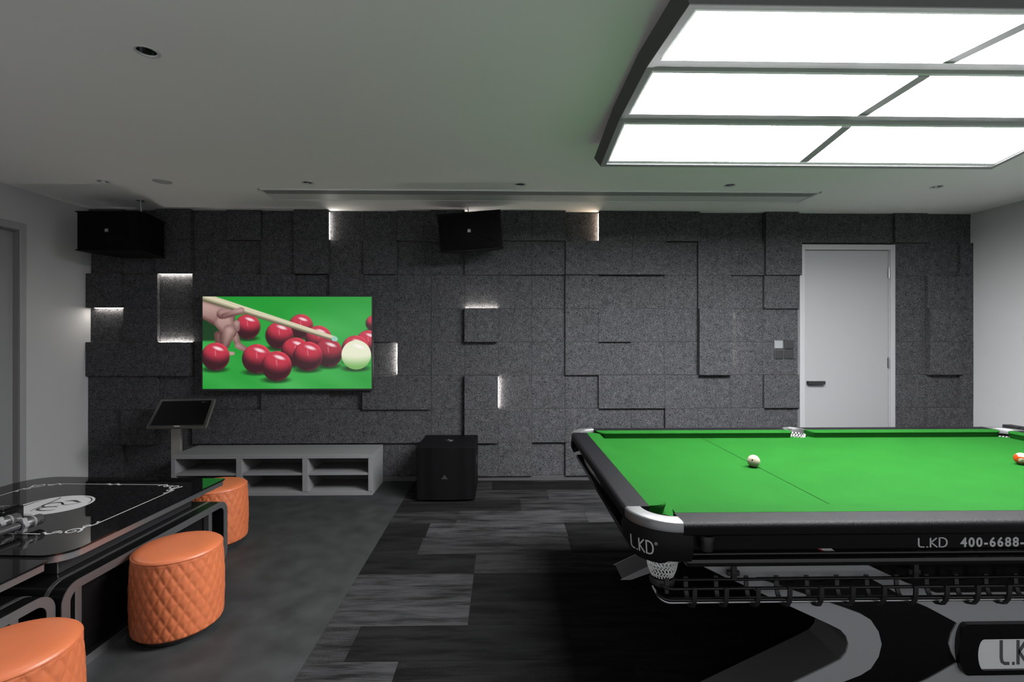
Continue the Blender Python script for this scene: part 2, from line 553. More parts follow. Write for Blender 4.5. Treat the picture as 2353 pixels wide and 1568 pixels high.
# door in the left wall (recessed leaf, dark jamb, thin casing)
d2 = MB((XL, 3.56, 0)); d2.box(XL - 0.09, XL - 0.045, 3.10, 4.02, 0.005, 2.262, 0.003)
door_2 = struct(d2.build('door_2', 'door'))
t2 = MB((XL, 3.56, 0))
for y0, y1, z0, z1 in ((4.012, 4.062, 0, 2.32), (3.05, 3.11, 0, 2.32), (3.11, 4.012, 2.262, 2.32)):
    t2.box(XL, XL + 0.012, y0, y1, z0, z1, 0.003)
t2.build('door_casing', 'trim', door_2)
t3 = MB((XL, 3.56, 0))
t3.box(XL - 0.045, XL - 0.001, 4.006, 4.019, 0, 2.26); t3.box(XL - 0.045, XL - 0.001, 3.101, 3.112, 0, 2.26); t3.box(XL - 0.045, XL - 0.001, 3.112, 4.006, 2.25, 2.264)
t3.build('door_jamb', mat('jamb_grey', (0.16, 0.155, 0.155), 0.5), door_2)

# back wall: board, and a felt panel for every square of the grid, each at its own depth
wb = MB((0, YW, 0))
wb.box(XL - 0.2, XR + 0.2, YW + 0.03, YW + 0.15, 0, ZC + 0.1)
wall_back = struct(wb.build('wall_back', 'substrate'))
CX0, CP = -3.925, 0.3235
RZ = [2.602, 2.314, 1.9905, 1.666, 1.342, 1.0205, 0.696, 0.371, 0.047]
LV = [  # depth level per panel, 27 columns
    '102010200122022200220000100'[:0] + '1 0 2 0 1 0 2 0 0 1 2 0 2 2 0 2 2 2 0 0 2 0 0 0 1 0 0',
    '0 1 2 0 0 1 2 0 1 0 0 1 1 1 2 2 2 0 1 1 2 x x x 0 0 1',
    '2 1 0 1 1 1 0 1 0 0 0 0 0 0 1 0 0 0 1 0 1 x x x 0 1 1',
    '0 1 0 0 0 0 0 0 1 1 0 2 0 0 1 1 0 0 2 0 0 x x x 0 2 1',
    '2 2 2 0 0 0 0 0 0 1 0 0 0 0 1 0 0 0 2 0 0 x x x 0 2 1',
    '1 1 0 0 0 1 1 0 2 2 0 2 0 0 0 1 1 1 0 0 1 x x x 0 0 1',
    '1 2 0 1 1 1 1 1 1 1 0 2 1 1 1 0 0 1 1 1 0 x x x 0 1 1',
    '1 0 0 0 0 0 0 0 0 0 0 1 1 0 1 1 1 1 1 1 1 x x x 0 0 0',
]
LV = [r.split() for r in LV]
STEP = 0.030
def level(c, r):
    s = LV[r][c]
    return 0 if s == 'x' else int(s)
pm_cache = {}
for r in range(8):
    for c in range(27):
        if LV[r][c] == 'x': continue
        x0 = CX0 + CP * c; x1 = x0 + CP
        if c == 26: x1 = XR
        if c == 20 and r > 0: x1 = 2.90
        if c == 24 and r > 0: x0 = 3.836
        z1, z0 = RZ[r], RZ[r + 1]
        w, h = round(x1 - x0, 4), round(z1 - z0, 4)
        yf = YW - STEP * level(c, r) - random.uniform(0, 0.0022)
        key = (w, h)
        if key not in pm_cache:
            mb = MB((0, 0, 0)); g = 0.0007
            mb.box(-w / 2 + g, w / 2 - g, 0, 0.095, -h / 2 + g, h / 2 - g)
            bm = bmesh.new(); tmp = bpy.data.meshes.new('t'); tmp.from_pydata(mb.v, [], mb.f); bm.from_mesh(tmp); bpy.data.meshes.remove(tmp)
            ed = [e for e in bm.edges if all(v.co.y < 0.01 for v in e.verts)]
            bmesh.ops.bevel(bm, geom=ed, offset=0.0018, segments=1, affect='EDGES')
            bmesh.ops.recalc_face_normals(bm, faces=bm.faces[:])
            me = bpy.data.meshes.new('felt_panel'); bm.to_mesh(me); bm.free(); me.materials.append(M['felt'])
            pm_cache[key] = me
        o = bpy.data.objects.new('felt_panel', pm_cache[key]); COL.objects.link(o)
        o.parent = wall_back
        o.location = ((x0 + x1) / 2, yf - YW, (z0 + z1) / 2)

def px(c): return CX0 + CP * c
def led_v(c_edge, r0, r1, side, m='led', lv=2):
    """vertical strip in the step beside column edge c_edge; side +1 lights to the right"""
    x = px(c_edge); mb = MB((0, YW, 0))
    za, zb = RZ[r0] - 0.016, RZ[r1 + 1] + 0.014
    mb.box(x + side * 0.0002, x + side * 0.0012, YW - 0.022, YW - 0.009, zb, za)
    mb.build('led_strip', m, wall_back)
def led_h(c, z, side, m='led'):
    mb = MB((0, YW, 0))
    mb.box(px(c) + (0.05 if c == 0 else 0.008), px(c + 1) - 0.008, YW - 0.022, YW - 0.009, z + side * 0.0002, z + side * 0.0012)
    mb.build('led_strip', m, wall_back)
led_v(7, 0, 0, +1, 'led_mid')
led_v(15, 0, 0, -1, 'led_warm')
led_v(11, 0, 0, +1, 'led_dim')
led_h(2, RZ[2], -1)
led_h(0, RZ[3], -1)
led_h(2, RZ[4], +1)
led_h(11, RZ[3], +1)
led_v(9, 4, 4, -1)
led_v(12, 5, 5, +1)
led_v(19, 3, 3, +1, 'led_dim'); led_v(19, 4, 4, +1, 'led_dim')

bb = MB((0, YW, 0)); bb.box(XL, 2.885, YW - 0.012, YW + 0.04, 0.0, 0.046, 0.002); bb.box(3.84, XR, YW - 0.012, YW + 0.04, 0.0, 0.046, 0.002)
struct(bb.build('baseboard_back', 'base'))

# door in the back wall
DX0, DX1 = 2.892, 3.834
d1 = MB((3.36, YW, 0)); d1.box(2.947, 3.776, YW - 0.022, YW + 0.02, 0.006, 2.236, 0.002)
door_1 = struct(d1.build('door_1', 'door'))
fr = MB((3.36, YW, 0))
for x0, x1, z0, z1 in ((DX0, 2.942, 0, 2.292), (3.786, DX1, 0, 2.292), (2.942, 3.786, 2.240, 2.292)):
    fr.box(x0, x1, YW - 0.040, YW + 0.03, z0, z1, 0.003)
fr.box(3.778, 3.787, YW - 0.026, YW + 0.03, 0, 2.240)
fr.build('door_frame', 'trim', door_1)
h = MB((3.36, YW, 0)); h.box(2.965, 3.000, YW - 0.055, YW - 0.020, 0.925, 0.960, 0.004); h.box(2.960, 3.125, YW - 0.068, YW - 0.050, 0.930, 0.962, 0.003)
h.build('handle', 'metal_dk', door_1, label='black lever handle')
for z in (2.017, 1.137):
    g = MB((3.36, YW, 0)); g.tube([(3.780, YW - 0.030, z - 0.053), (3.780, YW - 0.030, z + 0.053)], 0.008, 10)
    for q in (-.018, .018): g.tube([(3.780, YW - 0.030, z + q - .001), (3.780, YW - 0.030, z + q + .001)], 0.0095, 10)
    g.box(3.766, 3.794, YW - 0.0245, YW - 0.0215, z - 0.05, z + 0.05)
    g.build('hinge', 'hinge', door_1, smooth=40)

# ------------------------------------------------------------------ the pool table
TX0, TX1, TY0, TY1 = 0.41, 3.23, 1.50, 3.07
TXM, TYM = (TX0 + TX1) / 2, (TY0 + TY1) / 2
ZR, ZS = 0.82, 0.785
T = thing('pool_table', (TXM, TYM, 0), 'black and silver pool table with green cloth under the light panel', 'pool table')
TO = (TXM, TYM, 0)

# cloth bed with pocket cut-outs
bi = 0.115
bx0, bx1, by0, by1 = TX0 + bi, TX1 - bi, TY0 + bi, TY1 - bi
pr = 0.072
poly = []
poly += [(bx0 + pr * math.sin(a), by0 + pr * math.cos(a)) for a in [i / 8 * PI / 2 for i in range(9)]]
poly += [(TXM + 0.06 * math.cos(a), by0 - 0.02 + 0.06 * math.sin(a)) for a in [PI - i / 10 * PI for i in range(11)]]
poly += [(bx1 - pr * math.cos(a), by0 + pr * math.sin(a)) for a in [i / 8 * PI / 2 for i in range(9)]]
poly += [(bx1 - pr * math.sin(a), by1 - pr * math.cos(a)) for a in [i / 8 * PI / 2 for i in range(9)]]
poly += [(TXM + 0.06 * math.cos(a), by1 + 0.02 - 0.06 * math.sin(a)) for a in [i / 10 * PI for i in range(11)]]
poly += [(bx0 + pr * math.cos(a), by1 - pr * math.sin(a)) for a in [i / 8 * PI / 2 for i in range(9)]]
b = MB(TO); b.prism(poly, 'z', ZS - 0.03, ZS); bed = b.build('cloth_bed', 'green', T, label='bright green playing cloth')
b = MB(TO); b.box(1.2045, 1.208, by0 + 0.03, by1 - 0.03, ZS, ZS + 0.0003); b.build('baulk_line', mat('line_ink', (0.0010, 0.008, 0.0012), 0.95, spec=0.02), T)

# rails: rounded leather outside, green cushion inside
RW, CW = 0.095, 0.075
def rail_sec(o, sgn):
    """section in (offset inward, z)"""
    s = [(RW, ZR), (0.020, ZR)] + [(0.020 - 0.016 * math.sin(a), ZR - 0.016 + 0.016 * math.cos(a)) for a in [i / 6 * PI / 2 for i in range(1, 7)]]
    s += [(0.004, ZR - 0.036), (0.010, ZR - 0.042), (RW, ZR - 0.042)]
    return s
def side_pt(side, s, off):
    return {'n': (s, TY0 + off), 'f': (s, TY1 - off), 'l': (TX0 + off, s), 'r': (TX1 - off, s)}[side]
def rail(side, s0, s1):
    m = MB(TO); secs = []
    for s in (s0, s1):
        secs.append([(*side_pt(side, s, o), z) for o, z in rail_sec(0, 1)])
    m.loft(secs); m.build('rail', 'rail', T, smooth=35)
def cushion(side, s0, s1, j0, j1):
    """j: length of the jaw curve at each end"""
    m = MB(TO); secs = []
    n = 10
    ss = [(s0 + j0 * (1 - math.cos(i / n * PI / 2)), math.sin(i / n * PI / 2)) for i in range(n + 1)]
    ss += [(s1 - j1 * (1 - math.cos(i / n * PI / 2)), math.sin(i / n * PI / 2)) for i in range(n, -1, -1)]
    for s, k in ss:
        e = RW + 0.012 + (CW - 0.012) * k
        sec = [(RW, ZR + 0.0005), (e - 0.004, ZR + 0.001), (e, ZR - 0.004), (e - 0.004, ZR - 0.012), (e - 0.012, ZS - 0.004), (RW, ZS - 0.004)]
        secs.append([(*side_pt(side, s, o), z) for o, z in sec])
    m.loft(secs); m.build('cushion', 'green', T, smooth=35)
ce_, ms = 0.158, 0.062
for side, a, bb_ in (('l', TY0, TY1), ('r', TY0, TY1)):
    rail(side, a + ce_, bb_ - ce_); cushion(side, a + ce_ + 0.004, bb_ - ce_ - 0.004, 0.05, 0.05)
for side in 'nf':
    rail(side, TX0 + ce_, TXM - ms); rail(side, TXM + ms, TX1 - ce_)
    cushion(side, TX0 + ce_ + 0.004, TXM - ms + 0.01, 0.05, 0.03); cushion(side, TXM + ms - 0.01, TX1 - ce_ - 0.004, 0.03, 0.05)

# pockets
def corner(sx, sy):
    cx0 = TX0 if sx > 0 else TX1
    cy0 = TY0 if sy > 0 else TY1
    def P(a, b, z): return (cx0 + sx * a, cy0 + sy * b, z)
    n = 16
    C0 = (0.157, 0.155)
    ang = [180 + 90 * i / n for i in range(n + 1)]
    def A(r, t): return (C0[0] + r * math.cos(math.radians(t)), C0[1] + r * math.sin(math.radians(t)))
    # cast metal corner, a flat arc with a rolled outer edge
    secs = []
    for t in ang:
        sec = [(0.092, ZR - 0.030), (0.092, ZR - 0.003), (0.095, ZR + 0.0015), (0.140, ZR + 0.0015), (0.146, ZR - 0.0015), (0.149, ZR - 0.006), (0.149, ZR - 0.030)]
        secs.append([P(*A(r, t), z) for r, z in sec])
    m = MB(TO); m.loft(secs); cast = m.build('pocket_casting', 'silver', T, smooth=35, label='silver cast metal pocket corner')
    # leather guard hanging below
    secs = []
    for i in range(-2, n + 3):
        t = 180 + 90 * i / n
        q = i / n
        zb = 0.684
        if q < 0.32: zb = 0.684 + 0.065 * ((0.32 - q) / 0.32) ** 1.6
        if q > 0.80: zb = 0.696
        elif q > 0.72: zb = 0.684 + 0.012 * (q - 0.72) / 0.08
        zt = ZR - 0.029
        sec = [(0.137, zt), (0.146, zt), (0.155, zt - 0.030), (0.153, 0.725), (0.144, zb), (0.138, zb), (0.141, 0.73)]
        secs.append([P(*A(r, t), z) for r, z in sec])
    m = MB(TO); m.loft(secs); gd = m.build('pocket_guard', 'leather', T, smooth=50, label='black leather pocket guard')
    # lettering on the guard
    m = MB(TO)
    def G(u, v, hh):
        # u along the arc (metres), v up; reading left to right as seen from outside
        t = 222 + (u / 0.154) * 180 / PI if sx * sy > 0 else 228 - (u / 0.154) * 180 / PI
        if sx * sy < 0: t = 450 - t if False else t
        zz = 0.7105 + v
        k = 0.1535 + 0.0018 * min(1, max(0, (zz - 0.725) / 0.03)) - 0.009 * max(0, (0.725 - zz) / 0.047)
        r = k + 0.0012 * hh
        return P(*A(r, t), zz)
    S = 0.041
    strokes_to(m, [[(x * S * 0.95 - 0.052, y * S) for x, y in st] for st in LKD], G, 0.0045)
    # registered mark: small ring
    strokes_to(m, [[(x, y) for x, y in arc(0.0435, 0.0385, 0.0045, 0, 360, 14)]], G, 0.0009)
    strokes_to(m, [[(0.0422, 0.0365), (0.0422, 0.0405), (0.0442, 0.0405), (0.0442, 0.0387), (0.0422, 0.0387), (0.0444, 0.0365)]], G, 0.0007)
    lo = m.build('guard_lettering', 'print_w', T)
    lo.parent = gd
    # liner and net
    c0 = P(0.128, 0.126, 0)
    m = MB(TO); m.lathe([(0.066, ZS - 0.005), (0.066, 0.69)], (c0[0], c0[1], 0), 24, caps=False); m.build('pocket_liner', 'black_m', T, smooth=60, flip=False)
    m = MB(TO)
    prof = [(0.063, ZS - 0.012), (0.060, 0.74), (0.055, 0.69), (0.050, 0.65), (0.045, 0.625), (0.036, 0.603)]
    ns = 26
    for sg in (1, -1):
        for k in range(ns):
            pts = []
            for i in range(25):
                t = i / 24
                zz = prof[0][1] + (prof[-1][1] - prof[0][1]) * t
                for (r0, z0), (r1, z1) in zip(prof, prof[1:]):
                    if z1 <= zz <= z0 + 1e-9:
                        rr = r0 + (r1 - r0) * (z0 - zz) / (z0 - z1)
                w = 2 * PI * k / ns + sg * 0.55 * t * PI + (0.06 * math.sin(i * 2.2))
                pts.append((c0[0] + rr * math.cos(w), c0[1] + rr * math.sin(w), zz))
            m.tube(pts, 0.0019, 4)
    m.build('pocket_net', 'net', T, smooth=60, label='white knotted pocket net')
    # ring under the net that feeds the return track
    m = MB(TO)
    m.lathe([(0.034, 0.578), (0.040, 0.576), (0.043, 0.588), (0.041, 0.599), (0.035, 0.596)], (c0[0], c0[1], 0), 24, caps=False)
    m.box(c0[0] - 0.006, c0[0] + 0.006, c0[1] - sy * 0.05, c0[1] - sy * 0.044, 0.562, 0.610)
    m.build('net_collar', 'black_m', T, smooth=40)
for sx in (1, -1):
    for sy in (1, -1):
        corner(sx, sy)

def side_pocket(sy):
    cy0 = TY0 if sy > 0 else TY1
    m = MB(TO); secs = []
    n = 16
    for i in range(n + 1):
        t = 180 + 180 * i / n
        ex = lambda r: (TXM + r * math.cos(math.radians(t)), cy0 + sy * (0.092 + r * 1.3 * math.sin(math.radians(t))))
        sec = [(0.046, ZR - 0.028), (0.046, ZR - 0.002), (0.048, ZR + 0.0015), (0.064, ZR + 0.0015), (0.067, ZR - 0.004), (0.067, ZR - 0.03)]
        secs.append([(*ex(r), z) for r, z in sec])
    m.loft(secs); m.build('pocket_casting', 'silver', T, smooth=35, label='silver cast metal side pocket')
    m = MB(TO); secs = []
    for i in range(n + 1):
        t = 180 + 180 * i / n
        ex = lambda r: (TXM + r * math.cos(math.radians(t)), cy0 + sy * (0.092 + r * 1.3 * math.sin(math.radians(t))))
        secs.append([(*ex(r), z) for r, z in [(0.062, ZR - 0.03), (0.066, ZR - 0.03), (0.068, 0.74), (0.064, 0.70), (0.060, 0.70)]])
    m.loft(secs); m.build('pocket_guard', 'leather', T, smooth=50)
    m = MB(TO)
    c0 = (TXM, cy0 + sy * 0.098)
    m.lathe([(0.052, ZS - 0.004), (0.052, 0.69)], (*c0, 0), 20, caps=False); m.build('pocket_liner', 'black_m', T, smooth=60, flip=False)
    m = MB(TO); ns = 18
    for sg in (1, -1):
        for k in range(ns):
            pts = []
            for i in range(19):
                t = i / 18; zz = ZR - 0.022 + (0.61 - ZR + 0.022) * t; rr = 0.050 - 0.014 * t
                w = 2 * PI * k / ns + sg * 0.5 * t * PI
                pts.append((c0[0] + rr * math.cos(w), c0[1] + rr * math.sin(w), zz))
            m.tube(pts, 0.0018, 4)
    m.build('pocket_net', 'net', T, smooth=60, label='white knotted pocket net')
side_pocket(1); side_pocket(-1)

# apron boards, ledge tubes
ai = 0.062
for name, bxs in (('apron', ((TX0 + 0.165, TX1 - 0.165, TY0 + ai, TY0 + ai + 0.02), (TX0 + 0.165, TX1 - 0.165, TY1 - ai - 0.02, TY1 - ai),
                             (TX0 + ai, TX0 + ai + 0.02, TY0 + 0.165, TY1 - 0.165), (TX1 - ai - 0.02, TX1 - ai, TY0 + 0.165, TY1 - 0.165))),):
    for x0, x1, y0, y1 in bxs:
        m = MB(TO); m.box(x0, x1, y0, y1, 0.690, ZR - 0.043, 0.002); m.build(name, 'black', T)
m = MB(TO); m.box(TX0 + 0.10, TX1 - 0.10, TY0 + 0.10, TY1 - 0.10, 0.665, 0.690); m.box(TX0 + 0.22, TX1 - 0.22, TY0 + 0.12, TY1 - 0.12, 0.69, 0.752)
m.build('slate_frame', 'black_m', T)
def ledge(x0, x1, y0, y1):
    m = MB(TO); m.box(x0, x1, y0, y1, 0.667, 0.695, 0.010); m.build('ledge', 'black', T, smooth=40)
ledge(TX0 + 0.175, TX1 - 0.175, TY0 + 0.030, TY0 + 0.075)
ledge(TX0 + 0.175, TX1 - 0.175, TY1 - 0.075, TY1 - 0.030)
ledge(TX0 + 0.030, TX0 + 0.075, TY0 + 0.175, TY1 - 0.175)
ledge(TX1 - 0.075, TX1 - 0.030, TY0 + 0.175, TY1 - 0.175)
# thin grey bead between rail and apron
for a in (((TX0 + 0.165, TY0 + 0.050, 0.703), (TX1 - 0.165, TY0 + 0.050, 0.703)), ((TX0 + 0.050, TY0 + 0.165, 0.755), (TX0 + 0.050, TY1 - 0.165, 0.755))):
    m = MB(TO); m.tube(a, 0.006, 8); m.build('bead', 'silver_p' if a[0][0] == a[1][0] else 'black', T, smooth=60)
# levelling caps and maker's sticker
for xx in (0.655,):
    m = MB(TO); m.lathe([(0.0, 0.718), (0.018, 0.718), (0.020, 0.722), (0.020, 0.750), (0.024, 0.752), (0.024, 0.768)], (xx, TY0 + 0.045, 0), 20); m.build('levelling_cap', 'plastic', T, smooth=40)
yf = TY0 + ai - 0.0008
m = MB(TO); m.prism([(1.027, 0.712), (1.073, 0.712), (1.100, 0.694), (1.052, 0.694)], 'y', yf, yf + 0.0006)
st = m.build('sticker', 'print_w', T)
m = MB(TO); m.prism([(1.027, 0.712), (1.037, 0.712), (1.062, 0.694), (1.052, 0.694)], 'y', yf - 0.0004, yf); m.build('sticker_stripe', 'red', T).parent = st
m = MB(TO)
S = 0.0295
strokes_to(m, [[(x * S, y * S) for x, y in s_] for s_ in LKD], lambda u, v, hh: (1.363 + u * 1.45, TY0 + ai - 0.0009 * hh, 0.7145 + v), 0.0034)
m.build('apron_lettering', 'print_w', T)
m = MB(TO)
text_mesh(m, '400-6688-', 0.0425, lambda u, v, hh: (1.503 + u, TY0 + ai - 0.0009 * hh, 0.7145 + v), offset=0.0011, spacing=1.22)
m.build('apron_number', 'print_w', T)

# X-shaped leg slabs: black body with silver bands and the maker's oval
LYF, LTH = 1.68, 0.17
def q(pxx, pyy, Y=LYF):
    th = math.radians(1.1)
    a = (pxx - 1176.5) / 1113.0; bz = (770.0 - pyy) / 1113.0
    r = (a * math.cos(th) + math.sin(th), -a * math.sin(th) + math.cos(th), bz)
    t = Y / r[1]
    return (r[0] * t - TXM, 1.41 + r[2] * t)
ZA = q(2000, 1479)[1]                      # height of the waist of the X
def mirz(p): return (p[0], 2 * ZA - p[1])
inner_u = [q(1608, 1298), q(1901, 1432), q(1929, 1446), q(1942, 1461), q(1947, 1479)]
# top tip carried up to the frame, foot carried down to the floor along the same slope
sl = (inner_u[1][1] - inner_u[0][1]) / (inner_u[1][0] - inner_u[0][0])
top = (inner_u[0][0] + (0.665 - inner_u[0][1]) / sl, 0.665)
left_up = [top] + inner_u[1:]
left_dn = [mirz(p) for p in reversed(left_up[:-1])]
left_dn = [p for p in left_dn]
foot = left_dn[-1]
left_dn[-1] = (left_dn[-2][0] + (0.0 - left_dn[-2][1]) / ((left_dn[-2][1] - foot[1]) / (left_dn[-2][0] - foot[0])), 0.0)
fx = 0.672 - TXM
fp = left_dn[-2]; fe = left_dn[-1]
fz = fp[1] + (fe[1] - fp[1]) * (fx - fp[0]) / (fe[0] - fp[0])
left_dn = left_dn[:-1] + [(fx, fz), (fx + 0.02, 0.0)]
outline = left_up + left_dn
outline = outline + [(left_dn[-1][0] + 0.34, 0.0), (0.0, 0.12)]       # gap between the feet at the floor
full = outline + [(-x, z) for x, z in reversed(outline[:-1])]
bandA_o = [q(1767, 1337), q(1934, 1394), q(1975, 1409), q(1998, 1423), q(2016, 1450), q(2023, 1479)]
slA = (bandA_o[1][1] - bandA_o[0][1]) / (bandA_o[1][0] - bandA_o[0][0])
def band_A():
    o = [(bandA_o[0][0] + (0.655 - bandA_o[0][1]) / slA, 0.655)] + bandA_o[1:]
    i = [(top[0] + (0.655 - 0.665) / sl, 0.655), inner_u[1], inner_u[1 + 1], inner_u[3], inner_u[3], inner_u[4]]
    i[4] = ((inner_u[3][0] + inner_u[4][0]) / 2, (inner_u[3][1] + inner_u[4][1]) / 2)
    o2 = o + [mirz(p) for p in reversed(o[:-1])]
    i2 = i + [mirz(p) for p in reversed(i[:-1])]
    def clip(L):
        r = []
        for k_, p in enumerate(L):
            if p[1] < 0.03:
                a = L[k_ - 1]; t = (a[1] - 0.03) / (a[1] - p[1]); p = (a[0] + (p[0] - a[0]) * t, 0.03)
            r.append(p)
        return r
    return clip(o2), clip(i2)
bandB_l = [q(1984, 1322), q(2014, 1337), q(2074, 1371), q(2130, 1395), q(2197, 1431), q(2184, 1455), q(2178, 1479)]
bandB_r = [q(1990, 1297), q(2079, 1338), q(2150, 1362), q(2215, 1385), q(2222, 1422), q(2205, 1450), q(2200, 1479)]
def leg(yf, sgn):
    L = thing_part('leg', yf, sgn)
def thing_part(name, yf, sgn):
    m = MB(TO)
    P = [(TXM + x, z) for x, z in full]
    m.prism(P, 'y', yf, yf + sgn * LTH)
    m.mi = [0, 0] + [1] * (len(m.f) - 2)
    body = m.build('leg', ['black', 'leg_side'], T)
    for mx in (1, -1):
        o, i = band_A()
        m = MB(TO); m.ring([(TXM + mx * x, z) for x, z in o], [(TXM + mx * x, z) for x, z in i], 'y', yf - sgn * 0.006, yf, closed=False)
        m.build('leg_band', 'silver_p', T, smooth=30, label='silver chevron band').parent = body
        if sgn < 0:
          m = MB(TO); m.ring([(TXM + mx * x, z) for x, z in o], [(TXM + mx * x, z) for x, z in i], 'y', yf + sgn * LTH, yf + sgn * (LTH + 0.006), closed=False)
          m.build('leg_band', 'silver_p', T, smooth=30).parent = body
        l2 = bandB_l + [mirz(p) for p in reversed(bandB_l[:-1])]
        r2 = bandB_r + [mirz(p) for p in reversed(bandB_r[:-1])]
        m = MB(TO); m.ring([(TXM + mx * x, z) for x, z in l2], [(TXM + mx * x, z) for x, z in r2], 'y', yf - sgn * 0.004, yf, closed=False)
        m.build('leg_band', 'silver_p', T, smooth=30).parent = body
        tb = [q(1612, 1299), q(1990, 1297), q(1984, 1322), q(1664, 1325)]
        m = MB(TO); m.prism([(TXM + mx * x, z) for x, z in tb], 'y', yf - sgn * 0.0065, yf); m.build('leg_band', 'silver_p', T).parent = body
    # silver centre field
    pts = bandB_r[2:] + [mirz(p) for p in reversed(bandB_r[2:-1])]
    m = MB(TO); m.prism([(TXM + x, z) for x, z in pts] + [(TXM - x, z) for x, z in reversed(pts)], 'y', yf - sgn * 0.0035, yf)
    m.build('leg_field', 'silver_p', T).parent = body
    # black bezel and silver name plate
    zb0, zb1 = q(2250, 1543)[1], q(2250, 1427)[1]
    xb0 = q(2210, 1427)[0]; xe0 = q(2191, 1480)[0]
    def oval(x0, xe, z0, z1):
        zc = (z0 + z1) / 2; hh = (z1 - z0) / 2
        lft = [(x0 + (xe - x0) * math.cos(t), zc + hh * math.sin(t)) for t in [PI / 2 - PI * k / 10 for k in range(11)]]
        return lft + [(-x, z) for x, z in reversed(lft)]
    bz = oval(xb0, xe0, zb0, zb1)
    pl = oval(q(2246, 1461)[0], q(2232, 1495)[0], q(2246, 1533)[1], q(2246, 1461)[1])
    m = MB(TO); m.ring([(TXM + x, z) for x, z in bz], [(TXM + x * 0.985, ZA + (z - ZA) * 0.98) for x, z in pl], 'y', yf - sgn * 0.022, yf)
    m.build('plate_bezel', 'black', T).parent = body
    m = MB(TO); m.prism([(TXM + x, z) for x, z in pl], 'y', yf - sgn * 0.014, yf)
    pp = m.build('name_plate', mat('plate_silver', (0.75, 0.75, 0.75), 0.4, 0.2), T); pp.parent = body
    m = MB(TO)
    S = q(2287, 1467)[1] - q(2287, 1520)[1]
    x0 = q(2291, 1500)[0]; z0 = q(2291, 1519)[1]
    k = abs(x0) * 2 / (2.2 * S)
    strokes_to(m, [[(x * S * k, y * S) for x, y in s_] for s_ in LKD], lambda u, v, hh: (TXM + (sgn) * (x0 + u), yf - sgn * (0.014 + 0.0012 * hh), z0 + v), S * 0.13)
    m.build('plate_lettering', mat('plate_ink', (0.08, 0.08, 0.085), 0.4), T).parent = body
    return body
thing_part('leg', LYF, 1)
thing_part('leg', 2 * TYM - LYF, -1)
m = MB(TO); m.box(TXM - 0.35, TXM + 0.35, LYF + LTH, 2 * TYM - LYF - LTH, 0.22, 0.46, 0.01); m.build('leg_beam', 'black_m', T)

# ball return track along the front: four rods in C-shaped straps
ty = TY0 + 0.105
rods = ((ty - 0.034, 0.580, 'black', .005), (ty + 0.034, 0.575, 'black', .005), (ty - 0.030, 0.541, 'black', .0055), (ty - 0.010, 0.522, 'steel', .0045), (ty + 0.012, 0.522, 'steel', .0045))
cpx, cpy = TX0 + 0.128, TY0 + 0.126
for yy, zz, mm, rr in rods:
    m = MB(TO)
    pts = []
    R = 0.046 - (zz - 0.52) * 0.1
    a0 = 200
    for i in range(9):
        t = math.radians(190 + 80 * i / 8)
        pts.append((cpx + 0.020 + R * math.cos(t), ty + 0.02 + (yy - ty - 0.02) / (-1) * math.sin(t) if False else yy + 0.03 * (1 - i / 8) ** 2, zz + 0.03 * (1 - i / 8) ** 2 * (1 if mm == 'steel' else 0.3)))
    pts += [(x, yy, zz) for x in (0.62, 1.0, 1.8, 2.6, 3.02)]
    m.tube(pts, rr, 8); m.build('return_rod', mm, T, smooth=60)
strap_me = None
for k in range(24):
    x = 0.625 + k * 0.1045
    if strap_me is None:
        m = MB((0, 0, 0))
        pts = [(-0.040, 0.586), (-0.040, 0.560), (-0.036, 0.536), (-0.024, 0.516), (-0.004, 0.508), (0.012, 0.510), (0.030, 0.524), (0.038, 0.545), (0.040, 0.584)]
        pr_ = stroke(pts, 0.006)
        m.ring([(a.x, a.y) for a, b_ in pr_], [(b_.x, b_.y) for a, b_ in pr_], 'x', -0.007, 0.007, closed=False)
        o = m.build('track_strap', 'plastic', T, smooth=40); strap_me = o.data
    else:
        o = bpy.data.objects.new('track_strap', strap_me); COL.objects.link(o); o.parent = T
    o.location = (x - TXM, ty - TYM, 0)
for x in (0.79, 1.42, 2.2, 2.85):
    m = MB(TO); m.box(x - 0.008, x + 0.008, ty + 0.030, ty + 0.045, 0.575, 0.668); m.box(x - 0.02, x + 0.02, ty + 0.036, ty + 0.05, 0.585, 0.60); m.build('track_hanger', 'plastic', T)

